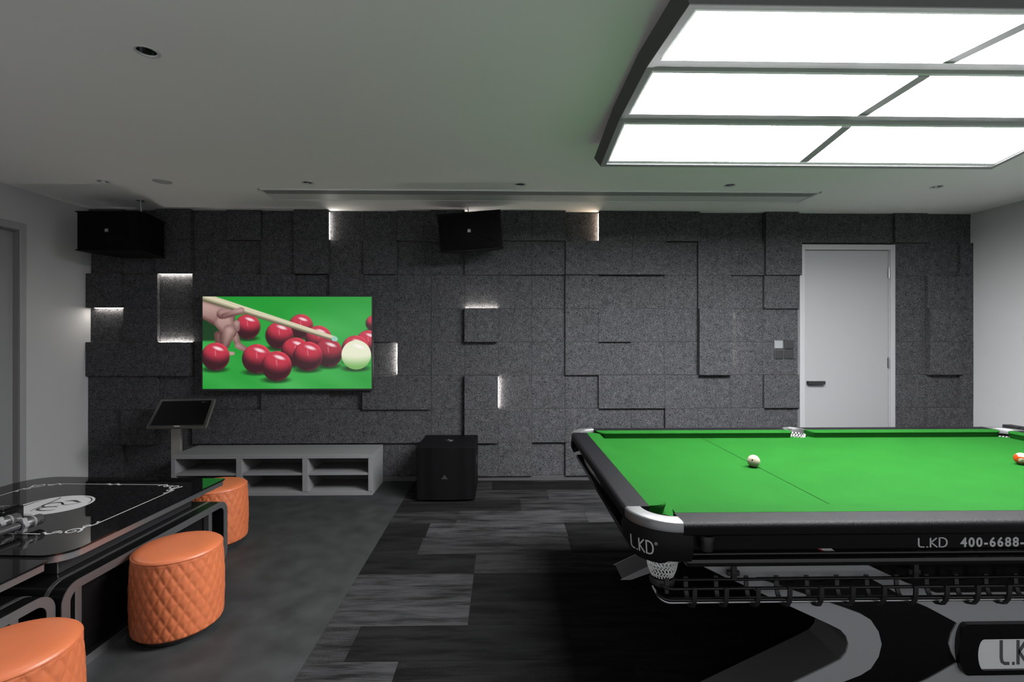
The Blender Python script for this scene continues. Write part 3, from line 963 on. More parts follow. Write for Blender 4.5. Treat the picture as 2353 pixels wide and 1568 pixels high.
# balls
def sphere(name, c, r, material, label, cat, group, smooth=80):
    bm = bmesh.new(); bmesh.ops.create_uvsphere(bm, u_segments=40, v_segments=24, radius=r)
    me = bpy.data.meshes.new(name); bm.to_mesh(me); bm.free(); me.shade_smooth(); me.materials.append(material)
    o = bpy.data.objects.new(name, me); o.location = c; COL.objects.link(o)
    return tag(o, label, cat, group)
def dot_mat():
    m = mat('cue_ball', (0.30, 0.28, 0.2), 0.08, coat=0.4)
    nt = m.node_tree; bs = nt.nodes['Principled BSDF']
    tc = nt.nodes.new('ShaderNodeTexCoord')
    ab = nt.nodes.new('ShaderNodeVectorMath'); ab.operation = 'ABSOLUTE'; nt.links.new(tc.outputs['Object'], ab.inputs[0])
    sp = nt.nodes.new('ShaderNodeSeparateXYZ'); nt.links.new(ab.outputs['Vector'], sp.inputs[0])
    m1 = nt.nodes.new('ShaderNodeMath'); m1.operation = 'MAXIMUM'; nt.links.new(sp.outputs[0], m1.inputs[0]); nt.links.new(sp.outputs[1], m1.inputs[1])
    m2 = nt.nodes.new('ShaderNodeMath'); m2.operation = 'MAXIMUM'; nt.links.new(m1.outputs[0], m2.inputs[0]); nt.links.new(sp.outputs[2], m2.inputs[1])
    gt = nt.nodes.new('ShaderNodeMath'); gt.operation = 'GREATER_THAN'; gt.inputs[1].default_value = 0.02860 * 0.986; nt.links.new(m2.outputs[0], gt.inputs[0])
    mx = nt.nodes.new('ShaderNodeMix'); mx.data_type = 'RGBA'
    nt.links.new(gt.outputs[0], mx.inputs[0]); mx.inputs[6].default_value = (0.20, 0.185, 0.135, 1); mx.inputs[7].default_value = (0.03, 0.006, 0.003, 1)
    nt.links.new(mx.outputs[2], bs.inputs['Base Color'])
    return m
cb = sphere('cue_ball', (1.186, 2.268, ZS + 0.0286), 0.0286, dot_mat(), 'cream cue ball with dark red spots on the green cloth', 'ball', 'balls on the pool table')
cb.rotation_euler = (0.55, 0.35, 0.9)
def stripe_mat():
    m = mat('ball_13', (0.8, 0.3, 0.05), 0.08, coat=0.4)
    nt = m.node_tree; bs = nt.nodes['Principled BSDF']
    tc = nt.nodes.new('ShaderNodeTexCoord')
    sp = nt.nodes.new('ShaderNodeSeparateXYZ'); nt.links.new(tc.outputs['Object'], sp.inputs[0])
    az = nt.nodes.new('ShaderNodeMath'); az.operation = 'ABSOLUTE'; nt.links.new(sp.outputs[2], az.inputs[0])
    gt = nt.nodes.new('ShaderNodeMath'); gt.operation = 'GREATER_THAN'; gt.inputs[1].default_value = 0.0165; nt.links.new(az.outputs[0], gt.inputs[0])
    g2 = nt.nodes.new('ShaderNodeMath'); g2.operation = 'GREATER_THAN'; g2.inputs[1].default_value = 0.0262; nt.links.new(sp.outputs[0], g2.inputs[0])
    orr = nt.nodes.new('ShaderNodeMath'); orr.operation = 'MAXIMUM'; nt.links.new(gt.outputs[0], orr.inputs[0]); nt.links.new(g2.outputs[0], orr.inputs[1])
    mx = nt.nodes.new('ShaderNodeMix'); mx.data_type = 'RGBA'
    nt.links.new(orr.outputs[0], mx.inputs[0]); mx.inputs[6].default_value = (0.17, 0.022, 0.003, 1); mx.inputs[7].default_value = (0.19, 0.17, 0.11, 1)
    nt.links.new(mx.outputs[2], bs.inputs['Base Color'])
    return m
sb = sphere('striped_ball', (2.497, 2.285, ZS + 0.0286), 0.0286, stripe_mat(), 'orange striped number 13 ball at the far right on green cloth', 'ball', 'balls on the pool table')
sb.rotation_euler = (math.radians(-14), math.radians(9), math.radians(-136))
m = MB((0, 0, 0))
def on_ball(u, v, hh):
    p = Vector((1.0, u / 0.0286, v / 0.0286)).normalized() * (0.0286 + 0.00008 * hh + 0.00004)
    return p
text_mesh(m, '13', 0.0135, lambda u, v, hh: on_ball(u - 0.0075, v - 0.0048, hh), offset=0.0004)
m.build('ball_number', 'black_m', sb)

# ------------------------------------------------------------------ ceiling light panel (three facets, arched)
LX0, LX1 = 0.60, 3.05
PF = [(1.545, 2.475), (2.005, 2.528), (2.480, 2.520), (2.965, 2.448)]
def zl(y):
    for (y0, z0), (y1, z1) in zip(PF, PF[1:]):
        if y <= y1 or y1 == PF[-1][0]:
            return z0 + (z1 - z0) * (y - y0) / (y1 - y0)
LO = ((LX0 + LX1) / 2, 2.255, 2.5)
LT = thing('ceiling_light', LO, 'big arched light panel with six glowing white panes above the pool table', 'ceiling light')
def slab(mb, x0, x1, ya, yb, d0, d1):
    """box between two y, riding on the arch; d = offset above the arch line"""
    ys = [ya] + [y for y, z in PF if ya < y < yb] + [yb]
    for y0, y1 in zip(ys, ys[1:]):
        vs = [(x, y, zl(min(max(y, PF[0][0]), PF[-1][0])) + d) for x in (x0, x1) for y in (y0, y1) for d in (d0, d1)]
        mb.add(vs, [(0, 1, 3, 2), (4, 6, 7, 5), (0, 4, 5, 1), (2, 3, 7, 6), (0, 2, 6, 4), (1, 5, 7, 3)])
MX = (LX0 + LX1) / 2
rows = ((1.595, 1.948), (2.064, 2.424), (2.538, 2.902))
for ya, yb in rows:
    for x0, x1 in ((LX0 + 0.042, MX - 0.026), (MX + 0.026, LX1 - 0.042)):
        m = MB(LO); slab(m, x0, x1, ya, yb, 0.010, 0.016); m.build('diffuser_pane', 'lamp', LT, label='glowing white diffuser pane')
# cross bars over the facet joints
for ya, yb in ((1.948, 2.064), (2.424, 2.538)):
    m = MB(LO); slab(m, LX0 + 0.03, LX1 - 0.03, ya, yb - 0.028, 0.0, 0.03); m.build('cross_bar', 'lampframe', LT)
    m = MB(LO); slab(m, LX0 + 0.03, LX1 - 0.03, yb - 0.028, yb, 0.006, 0.03); m.build('edge_strip', 'lampedge', LT)
m = MB(LO)
for ya, yb in rows: slab(m, MX - 0.026, MX + 0.026, ya, yb, 0.002, 0.02)
m.build('mullion', 'lampframe', LT)
m = MB(LO)
slab(m, LX0, LX0 + 0.030, PF[0][0], PF[-1][0], -0.004, 0.055); slab(m, LX1 - 0.030, LX1, PF[0][0], PF[-1][0], -0.004, 0.055)
slab(m, LX0 + 0.03, LX1 - 0.03, PF[0][0], PF[0][0] + 0.026, -0.004, 0.055); slab(m, LX0 + 0.03, LX1 - 0.03, 2.935, PF[-1][0], -0.004, 0.055)
m.build('frame', 'lampframe', LT)
m = MB(LO)
slab(m, LX0 + 0.030, LX0 + 0.042, PF[0][0] + 0.026, 2.935, 0.002, 0.03); slab(m, LX1 - 0.042, LX1 - 0.030, PF[0][0] + 0.026, 2.935, 0.002, 0.03)
slab(m, LX0 + 0.042, LX1 - 0.042, PF[0][0] + 0.026, 1.592, 0.002, 0.03); slab(m, LX0 + 0.042, LX1 - 0.042, 2.905, 2.935, 0.002, 0.03)
m.build('inner_rim', 'lampedge', LT)
# sloping outer skirt up to the cover
m = MB(LO)
o0 = []; o1 = []
ys = [PF[0][0], 1.77, 2.005, 2.24, 2.48, 2.72, PF[-1][0]]
def skirt(m):
    for (xa, xb) in ((LX0, LX0 - 0.035), (LX1, LX1 + 0.035)):
        for y0, y1 in zip(ys, ys[1:]):
            def ex(y): return y + (0.02 if y == ys[-1] else (-0.02 if y == ys[0] else 0))
            vs = [(xa, y0, zl(y0)), (xa, y1, zl(y1)), (xb, ex(y1), zl(y1) + 0.055), (xb, ex(y0), zl(y0) + 0.055)]
            m.add(vs, [(0, 1, 2, 3)])
    for y, yo in ((ys[0], ys[0] - 0.02), (ys[-1], ys[-1] + 0.02)):
        m.add([(LX0, y, zl(y)), (LX1, y, zl(y)), (LX1 + 0.035, yo, zl(y) + 0.055), (LX0 - 0.035, yo, zl(y) + 0.055)], [(0, 1, 2, 3)])
    for y0, y1 in zip(ys, ys[1:]):
        def ex(y): return y + (0.02 if y == ys[-1] else (-0.02 if y == ys[0] else 0))
        m.add([(LX0 - 0.035, ex(y0), zl(y0) + 0.055), (LX1 + 0.035, ex(y0), zl(y0) + 0.055), (LX1 + 0.035, ex(y1), zl(y1) + 0.055), (LX0 - 0.035, ex(y1), zl(y1) + 0.055)], [(0, 1, 2, 3)])
skirt(m)
m.build('cover', mat('lamp_cover', (0.07, 0.068, 0.07), 0.5), LT)
for x, y in ((1.1, 1.9), (2.55, 1.9), (1.1, 2.55), (2.55, 2.55)):
    m = MB(LO); m.tube([(x, y, zl(y) + 0.055), (x, y, ZC)], 0.006, 8); m.build('hanger', 'steel', LT)

# ------------------------------------------------------------------ ceiling fittings
proto = None
spot_lab = ['round recessed down light nearest the camera, alone on the left ceiling',
            'round recessed down light nearest the left wall, beside the flat round grille',
            'round recessed down light above the left end of the air vent',
            'round recessed down light above the middle hanging loudspeaker',
            'round recessed down light below the light panel, near the right end of the vent',
            'rightmost round recessed down light, near the right wall',
            'round recessed down light over the lounge tables, left of the picture',
            'round recessed down light behind the camera above the stools',
            'round recessed down light behind the camera near the left wall']
def beam(par, watts):
    d = bpy.data.lights.new('down_light_beam', 'SPOT'); d.energy = watts; d.spot_size = math.radians(96 if watts > 10 else 75); d.spot_blend = 0.7
    d.shadow_soft_size = 0.03; d.color = (1.0, 0.97, 0.93)
    o = bpy.data.objects.new('down_light_beam', d); COL.objects.link(o); o.parent = par; o.location = (0, 0, -0.008)
for i, c in enumerate(SPOTS + SPOTS_OUT):
    if proto is None:
        O = (c[0], c[1], ZC)
        s = thing('downlight', O, spot_lab[i], 'down light', 'recessed down lights in the ceiling')
        m = MB(O); m.lathe([(0.037, ZC + 0.004), (0.038, ZC - 0.003), (0.046, ZC - 0.003), (0.047, ZC - 0.0005)], (c[0], c[1], 0), 36, caps=False); m.build('trim_ring', 'spot_trim', s, smooth=40, flip=True)
        m = MB(O); m.lathe([(0.0375, ZC + 0.003), (0.034, ZC + 0.022), (0.026, ZC + 0.042), (0.016, ZC + 0.052)], (c[0], c[1], 0), 36, caps=False); m.build('reflector', 'reflector', s, smooth=40, flip=False)
        m = MB(O); m.lathe([(0.0, ZC + 0.052), (0.017, ZC + 0.052), (0.017, ZC + 0.06), (0.0, ZC + 0.06)], (c[0], c[1], 0), 24); m.build('lens', 'spot_lens', s, smooth=40)
        proto = s
    else:
        s = copy_tree(proto); s.location = (c[0], c[1], ZC); s['label'] = spot_lab[i]
for i, s in enumerate([o for o in list(COL.objects) if o.name.startswith('downlight')]):
    beam(s, SPOT if s.location.y < 3 else SPOT_W)
m = MB((GR[0], GR[1], ZC))
m.lathe([(0.0, ZC - 0.004), (0.052, ZC - 0.004), (0.054, ZC - 0.006), (0.064, ZC - 0.005), (0.066, ZC)], (*GR, 0), 36)
for r in (0.015, 0.028, 0.041): m.lathe([(r, ZC - 0.004), (r, ZC - 0.0055), (r + 0.004, ZC - 0.0055), (r + 0.004, ZC - 0.004)], (*GR, 0), 36, caps=False)
g_ = m.build('ceiling_grille', mat('grille_grey', (0.42, 0.42, 0.42), 0.6), None, smooth=40)
tag(g_, 'flat round grey grille in the ceiling beside the left loudspeaker', 'grille')

V0 = (0.33, 4.15, ZC)
VT = thing('air_vent', V0, 'long linear air vent with slats running along the ceiling before the felt wall', 'air vent')
vx0, vx1, vy0, vy1 = -2.00, 2.66, 3.985, 4.315
m = MB(V0)
m.box(vx0, vx1, vy0, vy0 + 0.022, ZC - 0.010, ZC, 0.003); m.box(vx0, vx1, vy1 - 0.018, vy1, ZC - 0.008, ZC, 0.003)
m.box(vx0, vx0 + 0.022, vy0, vy1, ZC - 0.010, ZC, 0.003); m.box(vx1 - 0.022, vx1, vy0, vy1, ZC - 0.010, ZC, 0.003)
m.build('frame', 'vent', VT)
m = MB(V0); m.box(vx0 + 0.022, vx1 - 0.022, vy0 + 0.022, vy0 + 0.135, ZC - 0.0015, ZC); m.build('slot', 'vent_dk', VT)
for x0, x1 in ((vx0 + 0.022, 0.297), (0.301, vx1 - 0.022)):
    for k in range(4):
        y = vy0 + 0.030 + 0.027 * k
        m = MB(V0); m.box(x0, x1, y, y + 0.010, ZC - 0.009, ZC - 0.001); m.build('slat', 'slat', VT)
    m = MB(V0); m.box(x0, x1, vy0 + 0.135, vy1 - 0.018, ZC - 0.005, ZC); m.build('blank_panel', 'vent', VT)

# ------------------------------------------------------------------ television
TVY = 4.585
tx0, tx1, tz0, tz1 = -2.820, -1.222, 0.887, 1.783
TVO = ((tx0 + tx1) / 2, TVY, tz0)
TV = thing('television', TVO, 'wide wall television showing red snooker balls and a hand with a cue', 'television')
m = MB(TVO); m.box(tx0, tx1, TVY + 0.001, TVY + 0.04, tz0, tz1, 0.003); m.build('housing', 'plastic', TV)
m = MB(TVO); m.box(tx0 + 0.3, tx1 - 0.3, TVY + 0.03, YW + 0.005, tz0 + 0.25, tz1 - 0.25); m.build('wall_mount', 'black_m', TV)
sx0, sx1, sz0, sz1 = tx0 + 0.014, tx1 - 0.012, tz0 + 0.018, tz1 - 0.014
NX, NZ = 560, 310
# the broadcast picture: coordinates of the balls, cue and hand in picture units (2278 x 1259)
U = (np.arange(NX) + 0.5) / NX * 2278 + 40
Vv = 1297 - (np.arange(NZ) + 0.5) / NZ * 1259
UU, VV = np.meshgrid(U, Vv)
def s2l(a):
    a = np.asarray(a, float) / 255
    return np.where(a <= 0.04045, a / 12.92, ((a + 0.055) / 1.055) ** 2.4)
img = np.zeros((NZ, NX, 3))
def smooth(e0, e1, x):
    t = np.clip((x - e0) / (e1 - e0), 0, 1); return t * t * (3 - 2 * t)
wob = 0.5 + 0.25 * np.sin(UU / 310 + 1.3 + VV / 500) + 0.2 * np.sin(UU / 130 - VV / 90) * np.sin(VV / 160)
ga, gb = np.array([26, 148, 46.]), np.array([74, 178, 88.])
img[:] = ga + (gb - ga) * np.clip(wob * smooth(40, 500, VV) * 0.9, 0, 1)[..., None]
def blend(maskv, col):
    global img
    img = img * (1 - maskv[..., None]) + np.asarray(col, float) * maskv[..., None]
def capsule(a, b, r0, r1):
    a = np.array(a, float); b = np.array(b, float); d = b - a; L2 = (d * d).sum()
    t = np.clip(((UU - a[0]) * d[0] + (VV - a[1]) * d[1]) / L2, 0, 1)
    return np.hypot(UU - a[0] - t * d[0], VV - a[1] - t * d[1]) - (r0 + (r1 - r0) * t), t
def ballpic(cx, cy, r, soft=6, white=False, dk=1.0):
    # soft contact shade on the pictured cloth
    e = np.hypot((UU - cx + r * .05) / (r * 1.15), (VV - cy - r * .93) / (r * .28))
    blend(0.8 * (1 - smooth(0.4, 1.1, e)), (5, 40, 10))
    nx, ny = (UU - cx) / r, (VV - cy) / r
    rr = np.hypot(nx, ny); ms_ = 1 - smooth(1 - soft / r, 1 + soft / r, rr)
    nz = np.sqrt(np.clip(1 - rr * rr, 0, 1))
    lam = np.clip(-0.75 * ny + 0.55 * nz + 0.12 * nx, 0, 1)
    if white:
        base = np.array([120, 175, 95.]) + (np.array([228, 230, 202.]) - np.array([120, 175, 95.])) * smooth(-.75, .25, -ny + 0.25 * nz)[..., None]
    else:
        base = (np.array([52, 10, 22.]) + (np.array([190, 50, 70.]) - np.array([52, 10, 22.])) * smooth(0.02, 0.75, lam)[..., None]) * dk
        base = base + np.array([60, 25, 25.]) * (smooth(0.82, 1.0, rr) * (nx > 0))[..., None] * 0.6
    hl = np.exp(-(((nx - .18) / .36) ** 2 + ((ny + .58 - 0.3 * (nx - .18)) / .13) ** 2) ** 2)
    base = base * (1 - hl[..., None] * .85) + np.array([250, 238, 240.]) * hl[..., None] * .85
    if not white:
        ln = np.exp(-((nx - .02 - .12 * ny) / .035) ** 2) * smooth(-.5, -.4, ny) * (1 - smooth(-.1, 0.05, ny)) * .45
        base = base * (1 - ln[..., None]) + np.array([235, 190, 200.]) * ln[..., None]
    blend(ms_, base)
ballpic(2350, 400, 110, 14)
ballpic(1362, 440, 165, 14); ballpic(645, 447, 172, 14); ballpic(1600, 612, 180, 10); ballpic(1072, 565, 187, 12)
ballpic(2275, 660, 165, 8); ballpic(2100, 755, 188, 7)
# hand: shadow side first, then palm, thumb and fingers
skin_hi, skin_lo = np.array([214, 182, 172.]), np.array([96, 62, 60.])
def skin(d, shade, soft=7):
    mk = 1 - smooth(-soft, soft, d)
    edge = smooth(-70, 0, d)
    c = skin_hi + (skin_lo - skin_hi) * np.clip(shade + edge * .35, 0, 1)[..., None]
    blend(mk, c)
shp = (1 - smooth(-20, 20, np.maximum(np.maximum(UU - 60 - (VV - 300) * .62 - 140, 300 - VV), VV - 640))) * .9
blend(shp, (10, 46, 18))
d, t = capsule((250, 560), (255, 690), 55, 38); skin(d, 0.75 + 0 * t)
d, t = capsule((470, 560), (520, 700), 52, 44); skin(d, 0.30 + 0.2 * t)
d, t = capsule((520, 705), (640, 770), 46, 38); skin(d, 0.25 + 0.2 * t)
d, t = capsule((20, 190), (330, 330), 120, 150); skin(d, 0.25 + smooth(150, 480, VV) * .55)
d, t = capsule((330, 380), (400, 520), 130, 95); skin(d, 0.30 + smooth(330, 620, VV) * .4)
d, t = capsule((400, 500), (345, 690), 85, 62); skin(d, 0.30 + 0.35 * t)
d, t = capsule((500, 400), (505, 480), 42, 36); skin(d, 0.15 + 0.3 * t)
d, t = capsule((300, 270), (565, 228), 72, 48); skin(d, 0.18 + smooth(200, 320, VV) * .5)
d, t = capsule((395, 812), (448, 812), 28, 24); skin(d, 0.0 + 0 * t)
ballpic(1290, 790, 195, 6); ballpic(1735, 805, 193, 6, dk=.85)
ballpic(215, 855, 190, 6); ballpic(770, 885, 200, 6); ballpic(1457, 850, 200, 5); ballpic(1037, 985, 204, 5)
ballpic(2112, 833, 201, 5, white=True)
d, t = capsule((20, 32), (1815, 610), 58, 34)
acr = (-(UU - 20) * 0.3065 + (VV - 32) * 0.952) / (58 - 24 * t)
grain = 0.5 + 0.5 * np.sin(acr * 9 + np.sin(UU / 140) * 2)
cc = np.array([196, 188, 158.]) + (np.array([98, 92, 72.]) - np.array([196, 188, 158.])) * np.clip(smooth(-.1, .9, acr) + .18 * grain * (acr < .2), 0, 1)[..., None]
cc = cc + 24 * (smooth(-.9, -.3, -np.abs(acr + .45)))[..., None]
blend(1 - smooth(-4, 4, d), cc)
d, t = capsule((1812, 612), (1832, 617), 34, 30); blend(1 - smooth(-4, 4, d), (150, 200, 185))
d, t = capsule((330, 300), (560, 225), 40, 44); skin(d, 0.10 + smooth(215, 300, VV) * .5)
L = np.clip(s2l(np.clip(img, 0, 255)), 0, 1)
xs = np.linspace(sx0, sx1, NX + 1) - TVO[0]; zs = np.linspace(sz0, sz1, NZ + 1) - TVO[2]
XX, ZZ = np.meshgrid(xs, zs)
co = np.stack([XX, np.zeros_like(XX), ZZ], -1).reshape(-1, 3)
idx = np.arange((NX + 1) * (NZ + 1)).reshape(NZ + 1, NX + 1)
quads = np.stack([idx[:-1, :-1], idx[:-1, 1:], idx[1:, 1:], idx[1:, :-1]], -1).reshape(-1, 4)
me = bpy.data.meshes.new('screen')
me.vertices.add(len(co)); me.vertices.foreach_set('co', co.ravel())
me.loops.add(quads.size); me.loops.foreach_set('vertex_index', quads.ravel().astype(np.int32))
me.polygons.add(len(quads)); me.polygons.foreach_set('loop_start', np.arange(0, quads.size, 4, dtype=np.int32))
me.update(calc_edges=True)
ca = me.color_attributes.new('picture', 'FLOAT_COLOR', 'POINT')
pad = np.concatenate([L, L[:, -1:]], 1); pad = np.concatenate([pad, pad[-1:]], 0)
rgba = np.concatenate([pad, np.ones(pad.shape[:2] + (1,))], -1).astype(np.float32)
ca.data.foreach_set('color', rgba.ravel())
sm = mat('tv_picture', (0.01, 0.01, 0.01), 0.25)
nt = sm.node_tree; at = nt.nodes.new('ShaderNodeAttribute'); at.attribute_name = 'picture'
nt.links.new(at.outputs['Color'], nt.nodes['Principled BSDF'].inputs['Emission Color']); nt.nodes['Principled BSDF'].inputs['Emission Strength'].default_value = 1.0
me.materials.append(sm)
so = bpy.data.objects.new('screen', me); COL.objects.link(so); so.parent = TV; so['label'] = 'lit screen with green cloth and red balls'

# ------------------------------------------------------------------ low cabinet
CBO = (-2.0, 4.46, 0)
CB = thing('media_cabinet', CBO, 'low grey media cabinet with six open compartments under the television', 'cabinet')
cx0, cx1, cy0, cy1, cz = -2.888, -1.145, 4.275, 4.655, 0.362
th_ = 0.036
m = MB(CBO); m.box(cx0, cx1, cy0, cy1, cz - th_, cz, 0.002); m.build('top', 'cab', CB)
m = MB(CBO); m.box(cx0, cx1, cy0 + 0.004, cy1, 0.0, 0.036, 0.002); m.build('bottom', 'cab', CB)
for x0 in (cx0, cx1 - 0.036):
    m = MB(CBO); m.box(x0, x0 + 0.036, cy0, cy1, 0.0365, cz - th_ - 0.0005, 0.002); m.build('side_panel', 'cab', CB)
inn0, inn1 = cx0 + 0.036, cx1 - 0.036
bw = (inn1 - inn0 - 2 * 0.05) / 3
for k in range(2):
    x0 = inn0 + bw * (k + 1) + 0.05 * k
    m = MB(CBO); m.box(x0, x0 + 0.05, cy0, cy1 - 0.012, 0.0365, cz - th_ - 0.0005, 0.002); m.build('divider', 'cab', CB)
for k in range(3):
    x0 = inn0 + (bw + 0.05) * k
    m = MB(CBO); m.box(x0, x0 + bw, cy0 + 0.006, cy1 - 0.012, 0.178, 0.198, 0.001); m.build('shelf', 'cab', CB)
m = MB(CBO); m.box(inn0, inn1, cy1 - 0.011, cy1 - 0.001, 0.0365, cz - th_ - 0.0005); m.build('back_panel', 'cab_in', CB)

# ------------------------------------------------------------------ song kiosk
KO = (-2.975, 4.44, 0)
K = thing('touch_screen_stand', KO, 'tilted black touch screen on a champagne metal post beside the cabinet', 'touch screen')
m = MB(KO); m.box(-3.10, -2.895, 4.34, 4.60, 0, 0.012, 0.003); m.build('base_plate', 'champagne', K)
m = MB(KO); m.box(-2.978, -2.893, 4.405, 4.435, 0.012, 0.70, 0.004); m.build('post', 'champagne', K)
pb0, pb1, pt0, pt1 = Vector((-3.080, 4.245, 0.607)), Vector((-2.572, 4.245, 0.612)), Vector((-3.118, 4.48, 0.817)), Vector((-2.628, 4.48, 0.824))
ax = (pb1 - pb0); ay = (pt0 - pb0); nz_ = ax.cross(ay).normalized()
def K3(u, v, h):
    return (pb0 * (1 - u) * (1 - v) + pb1 * u * (1 - v) + pt0 * (1 - u) * v + pt1 * u * v) + nz_ * h
def kslab(u0, u1, v0, v1, h0, h1):
    return [K3(u, v, h)[:] for u in (u0, u1) for v in (v0, v1) for h in (h0, h1)], [(0, 1, 3, 2), (4, 6, 7, 5), (0, 4, 5, 1), (2, 3, 7, 6), (0, 2, 6, 4), (1, 5, 7, 3)]
m = MB(KO); m.add(*kslab(0, 1, 0, 1, -0.022, -0.001)); m.build('edge_frame', 'bronze', K)
m = MB(KO); m.add(*kslab(0.008, 0.992, 0.012, 0.988, -0.001, 0.0015)); m.build('bezel', 'plastic', K)
m = MB(KO); m.add(*kslab(0.05, 0.95, 0.075, 0.94, 0.0015, 0.0022)); m.build('screen', 'screen_off', K)
m = MB(KO); m.add(*kslab(0.46, 0.555, 0.025, 0.048, 0.0015, 0.0022)); m.build('logo_mark', 'logo', K)
m = MB(KO)
strokes_to(m, [[(0.80 + 0.02 * math.cos(a), 0.885 + 0.022 * math.sin(a)) for a in [i / 10 * 2 * PI for i in range(11)]], [(0.83, 0.88), (0.86, 0.895), (0.89, 0.885)]], lambda u, v, hh: K3(u, v, 0.0023 + 0.0003 * hh), 0.006)
m.build('screen_mark', mat('dim_print', (0.05, 0.05, 0.05), 0.5), K)
m = MB(KO); m.box(-2.965, -2.905, 4.37, 4.425, 0.66, 0.70, 0.004); m.build('tilt_bracket', 'plastic', K)

# ------------------------------------------------------------------ loudspeakers
SO = (-0.48, 4.34, 0)
SW = thing('subwoofer', SO, 'black subwoofer cube with a perforated front on the floor by the cabinet', 'subwoofer')
s0, s1, sy0, sy1, szt = -0.729, -0.235, 4.095, 4.60, 0.463
m = MB(SO); m.box(s0, s1, sy0 + 0.012, sy1, 0.012, szt, 0.008); m.build('body', 'spk', SW)
secs = []
for i in range(13):
    u = i / 12; x = s0 + 0.006 + (s1 - s0 - 0.012) * u; dy = -0.012 * math.sin(PI * u)
    secs.append([(x, sy0 + 0.006 + dy, 0.02), (x, sy0 + 0.006 + dy, szt - 0.006), (x, sy0 + 0.0125, szt - 0.006), (x, sy0 + 0.0125, 0.02)])
m = MB(SO); m.loft(secs); m.build('grille', 'grille', SW, smooth=40, label='perforated black metal front')
m = MB(SO); m.box(-0.515, -0.465, sy0 - 0.0075, sy0 - 0.0055, 0.195, 0.205); m.box(-0.500, -0.480, sy0 - 0.0075, sy0 - 0.0055, 0.205, 0.225); m.build('badge', mat('badge_dark', (0.03, 0.03, 0.03), 0.3), SW)
m = MB(SO); m.lathe([(0.0, szt + 0.001), (0.018, szt + 0.001), (0.020, szt + 0.004), (0.034, szt + 0.004), (0.036, szt)], (-0.475, 4.36, 0), 24); m.build('pole_cup', 'plastic', SW, smooth=40)
m = MB(SO); m.box(s1 - 0.002, s1 + 0.003, 4.28, 4.42, 0.26, 0.32, 0.002); m.build('handle', 'plastic', SW)
for x in (s0 + 0.04, s1 - 0.04):
    for y in (sy0 + 0.05, sy1 - 0.05):
        m = MB(SO); m.lathe([(0.018, 0.0), (0.02, 0.012)], (x, y, 0), 14); m.build('foot', 'plastic', SW)

def speaker(org, w, h, d, rot, label, logo=True):
    """front faces -Y; org = centre of the front face"""
    S_ = thing('loudspeaker', org, label, 'loudspeaker', 'hanging loudspeakers')
    S_.rotation_euler = rot
    pl = [(-w / 2, 0.0), (w / 2, 0.0), (w / 2, 0.10), (w / 2 - 0.07, d), (-w / 2 + 0.07, d), (-w / 2, 0.10)]
    m = MB((0, 0, 0)); m.prism(pl, 'z', -h / 2, h / 2)
    bm = bmesh.new(); t_ = bpy.data.meshes.new('t'); t_.from_pydata(m.v, [], m.f); bm.from_mesh(t_); bpy.data.meshes.remove(t_)
    bmesh.ops.bevel(bm, geom=bm.edges[:], offset=0.008, segments=2, affect='EDGES')
    m = MB((0, 0, 0)); m.from_bm(bm); m.build('body', 'spk', S_, smooth=40)
    secs = []
    for i in range(15):
        u = i / 14; x = -w / 2 + 0.012 + (w - 0.024) * u
        b_ = -0.014 * (1 - (2 * u - 1) ** 4)
        hz = h / 2 - 0.012 - 0.008 * (2 * u - 1) ** 2
        secs.append([(x, b_, -hz), (x, b_ - 0.004, -hz * .5), (x, b_ - 0.004, hz * .5), (x, b_, hz), (x, 0.004, hz), (x, 0.004, -hz)])
    m = MB((0, 0, 0)); m.loft(secs); m.build('grille', 'grille', S_, smooth=40)
    for a in (((-w * .42, h * .22), (w * .02, -h * .02)), ((w * .1, -h * .1), (w * .4, -h * .3))):
        m = MB((0, 0, 0)); m.tube([(a[0][0], -0.018, a[0][1]), (a[1][0], -0.019, a[1][1])], 0.0025, 6); m.build('grille_crease', 'spk', S_)
    m = MB((0, 0, 0)); m.box(-0.014, 0.014, -0.021, -0.0175, -0.012, 0.016)
    bd = m.build('badge', mat('badge_grey', (0.16, 0.16, 0.165), 0.4), S_)
    m = MB((0, 0, 0)); text_mesh(m, 'JBL', 0.012, lambda u, v, hh: (u - 0.0105, -0.0211 - 0.0006 * hh, v - 0.002), offset=0.0004)
    m.build('badge_lettering', mat('badge_ink', (0.55, 0.55, 0.56), 0.4), S_).parent = bd
    return S_
def bracket(S_, x, y, z_low, z_top):
    # coordinates local to the loudspeaker
    m = MB((0, 0, 0)); m.tube([(x, y, z_low), (x - 0.008, y, z_top)], 0.006, 8); m.tube([(x - 0.008, y, z_top), (x - 0.008, y, z_top + 0.004)], 0.03, 16)
    m.tube([(x, y, z_low + 0.02), (x - 0.035, y, z_low - 0.005)], 0.004, 6)
    m.build('hanging_bracket', 'steel', S_, smooth=50)
SL = speaker((-3.365, 4.20, 2.298), 0.535, 0.335, 0.40, (0, 0, 0), 'black loudspeaker hanging in the left corner by the grey wall')
bracket(SL, 0.16, 0.16, 0.165, ZC - 2.298 - 0.005)
SMd = speaker((-0.288, 4.215, 2.312), 0.545, 0.325, 0.34, (math.radians(7), math.radians(-3.4), math.radians(-6)), 'black tilted loudspeaker hanging at the middle of the felt wall')
bracket(SMd, -0.02, 0.15, 0.155, ZC - 2.312 + 0.006)

